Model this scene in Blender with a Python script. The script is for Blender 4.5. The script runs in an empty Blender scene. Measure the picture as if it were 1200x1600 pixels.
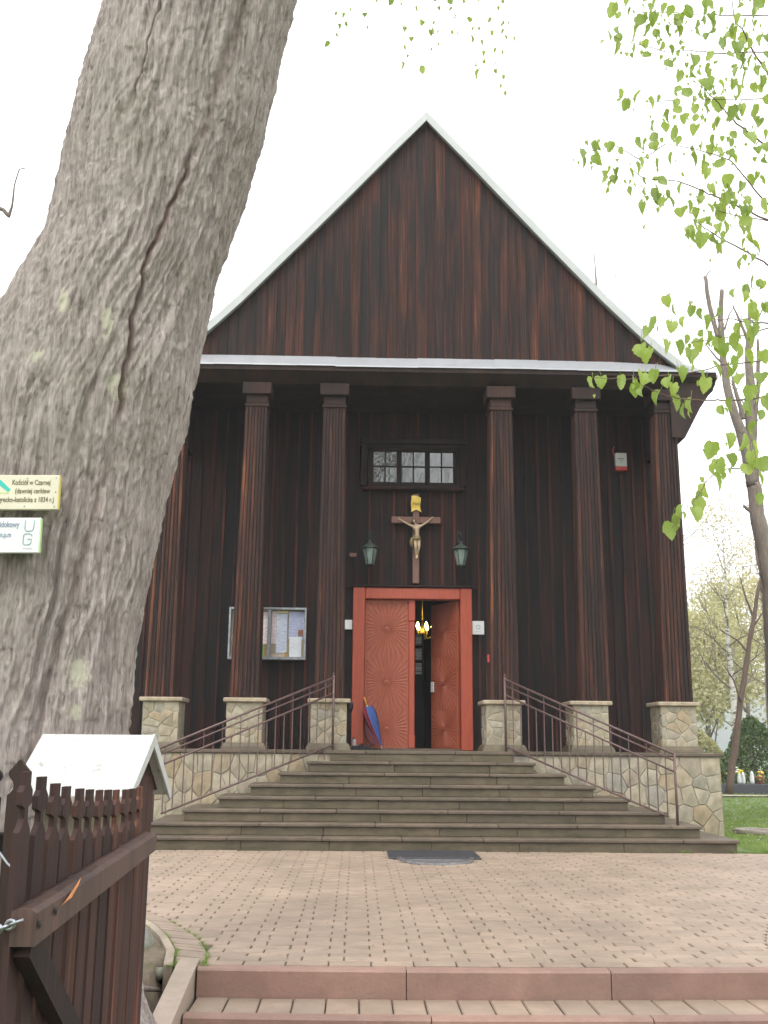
import bpy, math, random
import numpy as np
from mathutils import Vector, Matrix, noise as mnoise
rnd = random.Random(7)
PI = math.pi
rad = math.radians
scn = bpy.context.scene
COL = scn.collection

# ------------------------------------------------------------------ camera
FPX, EYE = 1617.0, 1.36
PITCH, YAW, ROLL = rad(12.7), rad(1.4), rad(0.5)
fwd = Vector((math.sin(YAW)*math.cos(PITCH), math.cos(YAW)*math.cos(PITCH), math.sin(PITCH)))
rt0 = Vector((math.cos(YAW), -math.sin(YAW), 0)); up0 = rt0.cross(fwd)
rt = rt0*math.cos(ROLL) + up0*math.sin(ROLL); up = up0*math.cos(ROLL) - rt0*math.sin(ROLL)
cd = bpy.data.cameras.new('camera'); cam = bpy.data.objects.new('camera', cd); COL.objects.link(cam)
M = Matrix((rt, up, -fwd)).transposed().to_4x4(); M.translation = Vector((0, 0, EYE)); cam.matrix_world = M
cd.sensor_fit = 'VERTICAL'; cd.sensor_height = 36; cd.lens = FPX/1600*36
cd.clip_start = 0.05; cd.clip_end = 3000
scn.camera = cam
def at(x, y, Y):                       # a point seen at (x, y) of the photograph, Y metres away
    d = fwd + rt*((x-600)/FPX) + up*((800-y)/FPX)
    return Vector((0, 0, EYE)) + d*(Y/d.y)

# ------------------------------------------------------------------ world, sun, exposure
W = bpy.data.worlds.new('World'); scn.world = W; W.use_nodes = True
SUN_EL, SUN_ROT = 55, 200
nt = W.node_tree; bg = nt.nodes['Background']
sky = nt.nodes.new('ShaderNodeTexSky'); sky.sky_type = 'NISHITA'; sky.sun_disc = False
sky.sun_elevation = rad(SUN_EL); sky.sun_rotation = rad(SUN_ROT); sky.dust_density = 4
hs = nt.nodes.new('ShaderNodeHueSaturation'); hs.inputs['Saturation'].default_value = 0.25; hs.inputs['Value'].default_value = 1.0
nt.links.new(sky.outputs[0], hs.inputs['Color'])
mx = nt.nodes.new('ShaderNodeMix'); mx.data_type = 'RGBA'; mx.inputs[0].default_value = 0.75
nt.links.new(hs.outputs[0], mx.inputs[6]); mx.inputs[7].default_value = (15.5, 15.8, 16.2, 1)   # the unbroken white cloud sheet
nt.links.new(mx.outputs[2], bg.inputs[0]); bg.inputs[1].default_value = 0.12
sd = bpy.data.lights.new('sun', 'SUN'); sd.energy = 1.2; sd.angle = rad(25); sd.color = (1, .97, .92)
so = bpy.data.objects.new('sun', sd); COL.objects.link(so)
_az = rad(SUN_ROT)
sv = Vector((math.sin(_az)*math.cos(rad(SUN_EL)), math.cos(_az)*math.cos(rad(SUN_EL)), math.sin(rad(SUN_EL))))
so.rotation_euler = sv.to_track_quat('Z', 'Y').to_euler()
scn.view_settings.view_transform = 'Standard'; scn.view_settings.look = 'None'
scn.view_settings.gamma = 1; scn.view_settings.use_curve_mapping = False
scn.view_settings.exposure = 0.75

# ------------------------------------------------------------------ helpers
def tag(o, label=None, cat=None, group=None, kind=None):
    if label: o['label'] = label
    if cat: o['category'] = cat
    if group: o['group'] = group
    if kind: o['kind'] = kind
    return o
def empty(name, loc=(0, 0, 0), rz=0, **k):
    o = bpy.data.objects.new(name, None); COL.objects.link(o); o.location = loc; o.rotation_euler.z = rz
    o.empty_display_size = .2
    return tag(o, **k)
def link(name, me, parent=None, loc=None, m=None):
    o = bpy.data.objects.new(name, me); COL.objects.link(o)
    if parent is not None: o.parent = parent
    if loc is not None: o.location = loc
    return o
class MB:
    def __init__(s): s.v = []; s.f = []; s.sm = []
    def add(s, vs, fs, smooth=False):
        b = len(s.v); s.v += [tuple(v) for v in vs]; s.f += [tuple(b+i for i in f) for f in fs]; s.sm += [smooth]*len(fs); return s
    def box(s, x0, x1, y0, y1, z0, z1):
        return s.add([(x0,y0,z0),(x1,y0,z0),(x1,y1,z0),(x0,y1,z0),(x0,y0,z1),(x1,y0,z1),(x1,y1,z1),(x0,y1,z1)],
                     [(0,3,2,1),(4,5,6,7),(0,1,5,4),(1,2,6,5),(2,3,7,6),(3,0,4,7)])
    def bbox(s, x0, x1, y0, y1, z0, z1, b=.004):          # box whose edges are chamfered
        xs = (x0, x1); ys = (y0, y1); zs = (z0, z1); V = []; idx = {}
        for i in (0,1):
            for j in (0,1):
                for k in (0,1):
                    sx, sy, sz = (1,-1)[i]*b, (1,-1)[j]*b, (1,-1)[k]*b
                    for a in range(3):
                        idx[(i,j,k,a)] = len(V)
                        V.append((xs[i]+(0 if a==0 else sx), ys[j]+(0 if a==1 else sy), zs[k]+(0 if a==2 else sz)))
        F = []
        g = lambda i,j,k,a: idx[(i,j,k,a)]
        for a in range(3):
            o = [q for q in range(3) if q != a]
            for e in (0,1):
                def mk(p, q):
                    c = [0,0,0]; c[a] = e; c[o[0]] = p; c[o[1]] = q; return g(*c, a)
                F.append([mk(0,0), mk(1,0), mk(1,1), mk(0,1)])
        for a in range(3):                                 # edge running along axis a
            o = [q for q in range(3) if q != a]
            for p in (0,1):
                for q in (0,1):
                    c0 = [0,0,0]; c0[o[0]] = p; c0[o[1]] = q; c1 = list(c0); c1[a] = 1
                    F.append([g(*c0, o[0]), g(*c0, o[1]), g(*c1, o[1]), g(*c1, o[0])])
        for i in (0,1):
            for j in (0,1):
                for k in (0,1): F.append([g(i,j,k,0), g(i,j,k,1), g(i,j,k,2)])
        c = Vector(((x0+x1)/2, (y0+y1)/2, (z0+z1)/2)); G = []
        for f in F:
            p = [Vector(V[i]) for i in f]; n = (p[1]-p[0]).cross(p[2]-p[0]); m = sum(p, Vector())/len(p)
            G.append(tuple(f) if n.dot(m-c) > 0 else tuple(reversed(f)))
        return s.add(V, G)
    def prism(s, poly, y0, y1, axis='y', inset=0.0):       # polygon in (x,z) (or (x,y) for axis z) swept along the axis
        n = len(poly)
        P = (lambda p, t: (p[0], t, p[1])) if axis == 'y' else ((lambda p, t: (p[0], p[1], t)) if axis == 'z' else (lambda p, t: (t, p[0], p[1])))
        vs = [P(p, y0) for p in poly] + [P(p, y1) for p in poly]
        fs = [tuple(range(n)), tuple(range(2*n-1, n-1, -1))] + [(i, n+i, n+(i+1) % n, (i+1) % n) for i in range(n)]
        return s.add(vs, fs)
    def tube(s, pts, rs, n=6, cap=True, smooth=True):
        pts = [Vector(p) for p in pts]
        if not hasattr(rs, '__len__'): rs = [rs]*len(pts)
        b = len(s.v); prev = None
        for i, p in enumerate(pts):
            t = (pts[min(i+1, len(pts)-1)] - pts[max(i-1, 0)])
            t = t.normalized() if t.length > 1e-9 else Vector((0,0,1))
            if prev is None:
                a = Vector((0,0,1)) if abs(t.z) < .9 else Vector((1,0,0))
                u = t.cross(a).normalized()
            else:
                u = (prev - t*prev.dot(t)); u = u.normalized() if u.length > 1e-6 else t.cross(Vector((0,0,1))).normalized()
            prev = u; w = t.cross(u)
            for k in range(n):
                a = 2*PI*k/n; s.v.append(tuple(p + (u*math.cos(a) + w*math.sin(a))*rs[i]))
        for i in range(len(pts)-1):
            for k in range(n):
                s.f.append((b+i*n+k, b+i*n+(k+1) % n, b+(i+1)*n+(k+1) % n, b+(i+1)*n+k)); s.sm.append(smooth)
        if cap:
            s.f.append(tuple(b+k for k in reversed(range(n)))); s.sm.append(False)
            e = b+(len(pts)-1)*n; s.f.append(tuple(e+k for k in range(n))); s.sm.append(False)
        return s
    def bar(s, a, b, w, h):                                # rectangular bar from a to b
        a, b = Vector(a), Vector(b); t = (b-a).normalized(); u = t.cross(Vector((0,0,1)))
        u = u.normalized() if u.length > 1e-4 else Vector((1,0,0)); v = u.cross(t).normalized()
        vs = [p + u*sx*w/2 + v*sz*h/2 for p in (a, b) for sx, sz in ((-1,-1),(1,-1),(1,1),(-1,1))]
        return s.add(vs, [(0,1,2,3),(7,6,5,4),(0,4,5,1),(1,5,6,2),(2,6,7,3),(3,7,4,0)])
    def lathe(s, prof, c=(0,0,0), n=16, smooth=True, sy=1):
        b = len(s.v)
        for r, z in prof:
            for k in range(n):
                a = 2*PI*k/n; s.v.append((c[0]+r*math.cos(a), c[1]+r*math.sin(a)*sy, c[2]+z))
        for i in range(len(prof)-1):
            for k in range(n):
                s.f.append((b+i*n+k, b+i*n+(k+1) % n, b+(i+1)*n+(k+1) % n, b+(i+1)*n+k)); s.sm.append(smooth)
        return s
    def mesh(s, name, mat):
        me = bpy.data.meshes.new(name); me.from_pydata(s.v, [], s.f)
        me.polygons.foreach_set('use_smooth', s.sm); me.materials.append(mat); me.update(); return me
    def build(s, name, mat, parent=None, loc=None):
        return link(name, s.mesh(name, mat), parent, loc)
def recentre(o):                                           # put a world-built mesh's origin at its own foot
    me = o.data; n = len(me.vertices); a = np.empty(n*3); me.vertices.foreach_get('co', a); a = a.reshape(-1, 3)
    c = (a.min(0)+a.max(0))/2; c[2] = a[:,2].min(); a -= c; me.vertices.foreach_set('co', a.ravel()); o.location = Vector(o.location)+Vector(c); return o

# ------------------------------------------------------------------ materials
def new_mat(name):
    m = bpy.data.materials.new(name); m.use_nodes = True; return m, m.node_tree, m.node_tree.nodes['Principled BSDF']
def N(t, typ, **k):
    n = t.nodes.new(typ)
    for a, b in k.items(): setattr(n, a, b)
    return n
def coords(t, scale=(1,1,1), rand=True, warp=0):
    tc = N(t, 'ShaderNodeTexCoord'); mp = N(t, 'ShaderNodeMapping'); mp.inputs['Scale'].default_value = scale
    src = tc.outputs['Object']
    if rand:
        oi = N(t, 'ShaderNodeObjectInfo'); mu = N(t, 'ShaderNodeMath', operation='MULTIPLY'); mu.inputs[1].default_value = 37.0
        t.links.new(oi.outputs['Random'], mu.inputs[0]); ad = N(t, 'ShaderNodeVectorMath', operation='ADD')
        t.links.new(src, ad.inputs[0]); t.links.new(mu.outputs[0], ad.inputs[1]); src = ad.outputs[0]
    t.links.new(src, mp.inputs['Vector']); return mp.outputs[0]
def noise_n(t, vec, scale, detail=5, rough=.6, dist=0):
    n = N(t, 'ShaderNodeTexNoise'); n.inputs['Scale'].default_value = scale; n.inputs['Detail'].default_value = detail
    n.inputs['Roughness'].default_value = rough; n.inputs['Distortion'].default_value = dist; t.links.new(vec, n.inputs['Vector']); return n.outputs['Fac']
def ramp(t, fac, stops):
    r = N(t, 'ShaderNodeValToRGB'); e = r.color_ramp.elements
    while len(e) < len(stops): e.new(.5)
    for q, (p, c) in zip(e, stops): q.position = p; q.color = (*c, 1) if len(c) == 3 else c
    t.links.new(fac, r.inputs[0]); return r.outputs[0]
def mixc(t, fac, a, b, mode='MIX'):
    n = N(t, 'ShaderNodeMix', data_type='RGBA', blend_type=mode)
    if isinstance(fac, (int, float)): n.inputs[0].default_value = fac
    else: t.links.new(fac, n.inputs[0])
    for i, c in ((6, a), (7, b)):
        if isinstance(c, tuple): n.inputs[i].default_value = (*c, 1)
        else: t.links.new(c, n.inputs[i])
    return n.outputs[2]
def bump(t, b, h, strength=.3, dist=.01):
    n = N(t, 'ShaderNodeBump'); n.inputs['Strength'].default_value = strength; n.inputs['Distance'].default_value = dist
    t.links.new(h, n.inputs['Height']); t.links.new(n.outputs[0], b.inputs['Normal'])
def mat_simple(name, c, rough=.6, var=.15, scale=6, metal=0, bmp=.15, spec=.5, sc=(1,1,1)):
    m, t, b = new_mat(name); v = coords(t, sc); f = noise_n(t, v, scale)
    lo = tuple(x*(1-var) for x in c); hi = tuple(min(1, x*(1+var)) for x in c)
    t.links.new(ramp(t, f, [(.3, lo), (.7, hi)]), b.inputs['Base Color'])
    b.inputs['Roughness'].default_value = rough; b.inputs['Metallic'].default_value = metal
    b.inputs['Specular IOR Level'].default_value = spec
    f2 = noise_n(t, v, scale*8, 4); bump(t, b, f2, bmp, .004); return m
def mat_wood(name, dark, red, amt=.5, rough=.75, stretch=.25, gold=None, spec=.3):
    m, t, b = new_mat(name)
    v = coords(t, (14, 14, stretch)); f = noise_n(t, v, 3.0, 8, .65, .2)
    v2 = coords(t, (2.5, 2.5, .35)); f2 = noise_n(t, v2, 1.4, 4)
    mu = N(t, 'ShaderNodeMath', operation='MULTIPLY'); t.links.new(f, mu.inputs[0]); t.links.new(f2, mu.inputs[1])
    mid = tuple((a+c)/2 for a, c in zip(dark, red))
    stops = [(.19+.06*(.6-amt), dark), (.25+.06*(.6-amt), mid), (.32+.06*(.6-amt), red)]
    if gold: stops.append((.42, gold))
    col = ramp(t, mu.outputs[0], stops)
    oi = N(t, 'ShaderNodeObjectInfo'); r = ramp(t, oi.outputs['Random'], [(0, (.62,.62,.62)), (1, (1.25,1.2,1.15))])
    t.links.new(mixc(t, 1.0, col, r, 'MULTIPLY'), b.inputs['Base Color'])
    b.inputs['Roughness'].default_value = rough; b.inputs['Specular IOR Level'].default_value = spec
    bump(t, b, f, .5, .006); return m
MT = {}
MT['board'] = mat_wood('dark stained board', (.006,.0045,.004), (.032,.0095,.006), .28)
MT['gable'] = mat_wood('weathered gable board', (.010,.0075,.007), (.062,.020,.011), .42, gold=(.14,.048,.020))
MT['colwood'] = mat_wood('column wood', (.014,.008,.007), (.060,.021,.012), .52, gold=(.18,.06,.023))
MT['colcap'] = mat_wood('dark capital wood', (.016,.009,.0075), (.04,.016,.011), .4)  # column wood darkened, the low light under the eaves put into its colour
MT['batten'] = mat_wood('batten wood', (.009,.006,.0055), (.075,.018,.010), .45)
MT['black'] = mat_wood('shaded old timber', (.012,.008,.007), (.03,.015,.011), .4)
MT['gate'] = mat_wood('gate wood', (.028,.014,.012), (.062,.025,.017), .55, gold=(.24,.075,.03))
MT['gaterail'] = mat_wood('gate rail wood', (.035,.02,.016), (.075,.04,.03), .5, spec=.5, rough=.5)
MT['scar'] = mat_simple('fresh wood scar', (.48,.19,.06), .7, .25, 10)
MT['sheet'] = mat_simple('grey sheet metal', (.34,.345,.36), .42, .08, 3, metal=.35, bmp=.1)
MT['verge'] = mat_simple('pale verge flashing', (.40,.41,.405), .5, .06, 2, metal=.1, bmp=.08)
MT['iron'] = mat_simple('painted brown iron', (.115,.068,.062), .5, .3, 22, metal=.2)
MT['blackmetal'] = mat_simple('dark metal', (.025,.025,.028), .45, .3, 10, metal=.6)
MT['rubber'] = mat_simple('wet black rubber', (.035,.037,.042), .45, .35, 12, bmp=.6)
MT['steel'] = mat_simple('worn steel', (.30,.31,.33), .35, .3, 14, metal=.8)
MT['door'] = mat_simple('orange red painted wood', (.35,.060,.026), .5, .16, 5, bmp=.25, sc=(6,6,.7))
MT['doorleaf'] = mat_simple('faded red painted wood', (.305,.072,.034), .55, .2, 6, bmp=.3, sc=(5,5,.8))
MT['verdigris'] = mat_simple('green patinated copper', (.055,.075,.065), .55, .35, 16, metal=.4)
MT['white'] = mat_simple('white enamel', (.60,.60,.60), .4, .04, 4, bmp=.05)
MT['cream'] = mat_simple('cream enamel', (.56,.53,.40), .4, .07, 5, bmp=.05)
MT['yellow'] = mat_simple('gilded scroll', (.72,.50,.08), .4, .15, 20)
MT['corpus'] = mat_simple('carved pale figure', (.47,.34,.22), .55, .2, 30)
MT['cloth'] = mat_simple('gilded loincloth', (.24,.17,.07), .5, .35, 30)
MT['hair'] = mat_simple('brown carved hair', (.07,.045,.03), .6, .2, 30)
MT['crosswood'] = mat_simple('cross wood', (.175,.085,.06), .6, .2, 12, sc=(5,5,1))
MT['redplastic'] = mat_simple('red plastic', (.55,.05,.05), .35, .06, 6)
MT['bluecloth'] = mat_simple('blue umbrella nylon', (.035,.08,.27), .5, .15, 14)
MT['redcloth'] = mat_simple('crimson umbrella nylon', (.33,.02,.05), .5, .2, 14)
MT['darkred'] = mat_simple('dark red umbrella nylon', (.10,.012,.02), .5, .25, 14)
MT['orange'] = mat_simple('orange handle', (.62,.27,.03), .4, .1, 12)
MT['blackcloth'] = mat_simple('black cloth', (.012,.012,.015), .8, .4, 20, bmp=.6)
MT['greycloth'] = mat_simple('pale grey cloth', (.34,.33,.34), .8, .3, 20, bmp=.5)
MT['granite'] = mat_simple('dark polished granite', (.045,.045,.055), .25, .3, 60)
MT['ink_brown'] = mat_simple('olive brown lettering', (.12,.11,.045), .6, .1, 4)
MT['ink_blue'] = mat_simple('pale blue lettering', (.17,.24,.32), .6, .1, 4)
MT['ink_navy'] = mat_simple('dark blue lettering', (.08,.08,.25), .6, .1, 4)
MT['teal'] = mat_simple('teal stripe', (.02,.42,.34), .5, .06, 4)
MT['limegreen'] = mat_simple('lime stripe', (.42,.62,.12), .5, .06, 4)
MT['fadedink'] = mat_simple('faint print', (.42,.42,.44), .6, .1, 4)

def mat_stone():
    m, t, b = new_mat('sandstone piece')
    oi = N(t, 'ShaderNodeObjectInfo')
    base = ramp(t, oi.outputs['Random'], [(0,(.33,.29,.22)),(.22,(.38,.335,.255)),(.40,(.33,.255,.165)),(.5,(.29,.265,.21)),(.68,(.39,.345,.265)),(.84,(.30,.285,.25)),(1,(.35,.28,.19))])
    v = coords(t); f = noise_n(t, v, 6, 6); g = ramp(t, f, [(.3,(.68,.66,.62)),(.7,(1.15,1.12,1.05))])
    c = mixc(t, 1.0, base, g, 'MULTIPLY')
    v2 = coords(t, (3,3,1.2), False); s = noise_n(t, v2, 1.3, 6, .7)
    tc = N(t, 'ShaderNodeTexCoord')
    c = mixc(t, ramp(t, s, [(.48,(0,0,0)),(.68,(.75,.75,.75))]), c, (.10,.10,.055))
    t.links.new(c, b.inputs['Base Color']); b.inputs['Roughness'].default_value = .8
    bump(t, b, noise_n(t, v, 30, 6), .5, .006); return m
MT['stone'] = mat_stone()
MT['mortar'] = mat_simple('grey mortar', (.30,.27,.21), .9, .3, 10, bmp=.5)
MT['pmortar'] = mat_simple('pale mortar', (.33,.29,.21), .9, .25, 8, bmp=.5)
MT['capstone'] = mat_simple('tan cap stone', (.31,.25,.175), .8, .3, 9, bmp=.4)
def mat_step(name, a, bcol, moss, k):
    m, t, b = new_mat(name); v = coords(t, (1,1,1)); f = noise_n(t, v, 5, 8, .7)
    oi = N(t, 'ShaderNodeObjectInfo'); r = ramp(t, oi.outputs['Random'], [(0,(.9,.9,.9)),(1,(1.09,1.08,1.06))])
    c = mixc(t, 1.0, ramp(t, f, [(.3,a),(.7,bcol)]), r, 'MULTIPLY')
    v2 = coords(t, (.8,.8,2.5)); s = noise_n(t, v2, 3, 6, .7)
    c = mixc(t, ramp(t, s, [(.45,(0,0,0)),(.7,(k,k,k))]), c, moss)
    ge = N(t, 'ShaderNodeNewGeometry'); w1 = noise_n(t, ge.outputs['Position'], .9, 6, .65); w2 = noise_n(t, ge.outputs['Position'], 7, 5, .7)
    c = mixc(t, 1.0, c, ramp(t, w1, [(.32,(.80,.80,.78)),(.62,(1.10,1.09,1.08))]), 'MULTIPLY')
    c = mixc(t, ramp(t, w2, [(.60,(0,0,0)),(.74,(.45,.45,.45))]), c, tuple(x*.55 for x in a))
    t.links.new(c, b.inputs['Base Color']); b.inputs['Roughness'].default_value = .62
    bump(t, b, noise_n(t, v, 40, 6), .6, .006); return m
MT['tread'] = mat_step('worn wet tread stone', (.080,.058,.040), (.138,.104,.072), (.046,.040,.020), .6)
MT['riser'] = mat_step('mossy riser stone', (.068,.051,.029), (.128,.098,.056), (.036,.036,.013), .75)
MT['paver'] = mat_step('pink concrete paver', (.235,.172,.130), (.300,.227,.172), (.195,.158,.108), .45)
MT['kerb'] = mat_step('red concrete kerb', (.20,.115,.09), (.265,.16,.125), (.17,.125,.09), .5)
MT['cheek'] = mat_step('pale kerb stone', (.30,.235,.18), (.38,.30,.24), (.2,.19,.12), .5)
MT['ring'] = mat_step('weathered concrete ring', (.20,.17,.14), (.30,.26,.22), (.10,.11,.05), .6)
MT['rock'] = mat_step('mossy boulder', (.14,.135,.11), (.30,.29,.25), (.10,.13,.04), .8)

def mat_bed():
    m, t, b = new_mat('mossy joint sand'); v = coords(t); f = noise_n(t, v, 9, 6)
    t.links.new(ramp(t, f, [(.35,(.085,.075,.05)),(.55,(.10,.11,.045)),(.7,(.13,.17,.05))]), b.inputs['Base Color']); b.inputs['Roughness'].default_value = .95
    bump(t, b, noise_n(t, v, 80, 4), .6, .005); return m
MT['bed'] = mat_bed()
def mat_ground():
    m, t, b = new_mat('grass and soil'); v = coords(t, rand=False)
    f = noise_n(t, v, 1.2, 8, .7); g = ramp(t, f, [(.3,(.07,.11,.03)),(.55,(.11,.16,.045)),(.75,(.17,.21,.08))])
    s = noise_n(t, v, 9, 8, .7); so_ = ramp(t, s, [(.3,(.10,.075,.05)),(.6,(.19,.145,.10)),(.8,(.26,.21,.16))])
    at_ = N(t, 'ShaderNodeAttribute'); at_.attribute_name = 'soil'
    ad = N(t, 'ShaderNodeMath', operation='ADD'); t.links.new(at_.outputs['Fac'], ad.inputs[0])
    sb = N(t, 'ShaderNodeMath', operation='SUBTRACT'); t.links.new(noise_n(t, v, 5, 5), sb.inputs[0]); sb.inputs[1].default_value = .5
    t.links.new(sb.outputs[0], ad.inputs[1])
    t.links.new(mixc(t, ramp(t, ad.outputs[0], [(.4,(0,0,0)),(.6,(1,1,1))]), g, so_), b.inputs['Base Color'])
    b.inputs['Roughness'].default_value = .95; bump(t, b, noise_n(t, v, 40, 5), .8, .02); return m
MT['ground'] = mat_ground()
def mat_leaf(name, a, b_, trans=.45, rough=.45):
    m, t, b = new_mat(name); oi = N(t, 'ShaderNodeObjectInfo'); v = coords(t); f = noise_n(t, v, 2.3 if 'foliage' in name else 20, 3)
    c = ramp(t, f, [(.3, a), (.7, b_)]); c = mixc(t, 1.0, c, ramp(t, oi.outputs['Random'], [(0,(.75,.8,.7)),(1,(1.2,1.15,1.1))]), 'MULTIPLY')
    t.links.new(c, b.inputs['Base Color']); b.inputs['Roughness'].default_value = rough
    tr = N(t, 'ShaderNodeBsdfTranslucent'); t.links.new(mixc(t, 1.0, c, (1.5,1.5,.8), 'MULTIPLY'), tr.inputs[0])
    ms = N(t, 'ShaderNodeMixShader'); ms.inputs[0].default_value = trans
    t.links.new(b.outputs[0], ms.inputs[1]); t.links.new(tr.outputs[0], ms.inputs[2]); t.links.new(ms.outputs[0], t.nodes['Material Output'].inputs[0]); return m
MT['leaf'] = mat_leaf('young linden leaf', (.20,.28,.065), (.31,.39,.12), .5)
MT['canopy'] = mat_leaf('linden foliage', (.10,.18,.03), (.17,.26,.05), .35)
MT['thuja'] = mat_leaf('thuja foliage', (.05,.09,.022), (.11,.155,.045), .15, .7)
MT['palecrown'] = mat_leaf('spring birch foliage', (.42,.36,.26), (.56,.48,.36), .35, .7)  # spring tint paled further, part of the mist put into the colour
MT['palegreen'] = mat_leaf('spring willow foliage', (.30,.29,.18), (.42,.40,.26), .35, .7)  # willow tint also whitened to carry some of the mist
MT['grass'] = mat_leaf('grass blade foliage', (.13,.20,.05), (.24,.32,.095), .3, .6)
MT['twig'] = mat_simple('young linden twig', (.14,.085,.06), .7, .2, 20)
MT['grey_bark'] = mat_simple('grey tree bark', (.15,.12,.10), .85, .35, 14, bmp=.7, sc=(3,3,.6))
MT['brown_bark'] = mat_simple('brown tree bark', (.13,.085,.065), .85, .35, 12, bmp=.7, sc=(3,3,.6))
MT['stub_bark'] = mat_simple('bleached bark', (.17,.135,.11), .85, .3, 12, bmp=.7, sc=(3,3,.6))
def mat_birch():
    m, t, b = new_mat('birch bark'); v = coords(t, (1,1,3)); f = noise_n(t, v, 3.2, 5, .7)
    t.links.new(ramp(t, f, [(.42,(.08,.065,.05)),(.5,(.5,.47,.42))]), b.inputs['Base Color']); return m
MT['birch'] = mat_birch()
def mat_bark():
    m, t, b = new_mat('old linden bark'); v = coords(t, (15,15,1.5), False); f = noise_n(t, v, 3, 9, .75, .3)
    v1 = coords(t, (1,1,.5), False); f1 = noise_n(t, v1, 2.2, 5)
    c = ramp(t, f, [(.32,(.115,.092,.082)),(.45,(.295,.247,.226)),(.63,(.49,.43,.395))])
    c = mixc(t, ramp(t, f1, [(.4,(0,0,0)),(.75,(.35,.35,.35))]), c, (.19,.18,.135))
    v2 = coords(t, (1,1,.8), False); l = noise_n(t, v2, 13, 6, .75)
    c = mixc(t, ramp(t, l, [(.63,(0,0,0)),(.70,(.7,.7,.7))]), c, (.36,.35,.27))
    tc = N(t, 'ShaderNodeTexCoord')
    a = N(t, 'ShaderNodeAttribute'); a.attribute_name = 'lichen'
    ml = N(t, 'ShaderNodeMath', operation='MULTIPLY'); t.links.new(a.outputs['Fac'], ml.inputs[0]); t.links.new(noise_n(t, v2, 22, 6, .8), ml.inputs[1])
    c = mixc(t, ramp(t, ml.outputs[0], [(.33,(0,0,0)),(.42,(.75,.75,.75))]), c, (.50,.48,.36))
    a2 = N(t, 'ShaderNodeAttribute'); a2.attribute_name = 'split'
    c = mixc(t, a2.outputs['Fac'], c, (.12,.055,.038))
    t.links.new(c, b.inputs['Base Color']); b.inputs['Roughness'].default_value = .88; b.inputs['Specular IOR Level'].default_value = .25
    bump(t, b, noise_n(t, coords(t, (30,30,4.5), False), 3, 9, .75), 1.0, .014); return m
MT['bark'] = mat_bark()
def mat_plaster():
    m, t, b = new_mat('white painted sheet with grime'); v = coords(t, (1,1,1)); f = noise_n(t, v, 14, 8, .75)
    t.links.new(ramp(t, f, [(.30,(.19,.19,.165)),(.42,(.40,.405,.38)),(.7,(.50,.505,.49))]), b.inputs['Base Color']); b.inputs['Roughness'].default_value = .6
    bump(t, b, noise_n(t, v, 25, 5), .5, .006); return m
MT['roofcap'] = mat_plaster()
def mat_glass():
    m, t, b = new_mat('old window glass'); b.inputs['Base Color'].default_value = (.03,.03,.035,1)
    b.inputs['Roughness'].default_value = .06; b.inputs['Specular IOR Level'].default_value = 1.0; b.inputs['IOR'].default_value = 1.72
    bump(t, b, noise_n(t, coords(t, (1,1,.7)), 6, 3), .25, .03); return m
MT['glass'] = mat_glass()
def mat_lampglass():
    m, t, b = new_mat('lantern glass'); v = coords(t); f = noise_n(t, v, 12, 4)
    t.links.new(ramp(t, f, [(.3,(.12,.16,.145)),(.7,(.26,.31,.29))]), b.inputs['Base Color']); b.inputs['Roughness'].default_value = .15; return m
MT['lampglass'] = mat_lampglass()
def mat_emit(name, c, s):
    m, t, b = new_mat(name); b.inputs['Emission Color'].default_value = (*c, 1); b.inputs['Emission Strength'].default_value = s; b.inputs['Base Color'].default_value = (*c, 1); return m
MT['bulb'] = mat_emit('lit candle bulb', (1,.80,.25), 9)
MT['brass'] = mat_simple('brass', (.6,.42,.12), .3, .15, 20, metal=.9)
MT['interior'] = mat_simple('dim church interior', (.03,.026,.022), .8, .3, 3)
MT['hill'] = mat_simple('wooded hillside', (.035,.06,.03), .95, .4, .02)

# ------------------------------------------------------------------ setting: ground, hills
CX = .94
OUT = [(-.20-.0, 0)]
outer = [(-1.12,6.98),(-1.19,7.48),(-1.32,7.95),(-1.46,8.35),(-1.70,8.88),(-2.02,9.45),(-2.5,10.2),(-3.2,11.1),(-4.2,12.1),(-5.4,12.9),(-6.8,13.5)]
inner = [(-.93,6.98),(-.97,7.42),(-1.08,7.86),(-1.24,8.25),(-1.47,8.76),(-1.80,9.30),(-2.27,10.0),(-2.97,10.86),(-3.98,11.85),(-5.2,12.62),(-6.65,13.22)]
mir = lambda P: [(2*CX-x, y) for x, y in P]
TY1 = 14.36
terrace_poly = outer + [(-7, 14.36), (2*CX+7, 14.36)] + mir(outer)[::-1]
field_poly = inner + [(-6.9, 14.36), (2*CX+6.9, 14.36)] + mir(inner)[::-1]
def inside(x, y, P):
    c = False; n = len(P); j = n-1
    for i in range(n):
        if (P[i][1] > y) != (P[j][1] > y) and x < (P[j][0]-P[i][0])*(y-P[i][1])/(P[j][1]-P[i][1])+P[i][0]: c = not c
        j = i
    return c
def sstep(a, b, x): t = min(1, max(0, (x-a)/(b-a))); return t*t*(3-2*t)
def gh(x, y):
    if inside(x, y, terrace_poly): return -.09
    h = -.34 + .33*sstep(5.7, 7.2, y)
    if -1.15 < x < 3.05 and y < 7.1: return -.42
    d = math.hypot(x+1.75, y-5.6)
    h += .22*math.exp(-(d/.9)**2)
    h += .015*mnoise.noise(Vector((x*1.3, y*1.3, 0)))
    h += .03*mnoise.noise(Vector((x*.2, y*.2, 3)))*sstep(15, 40, y)
    if y > 45: h += sstep(45, 120, y)*(-2.0)
    return h
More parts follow.
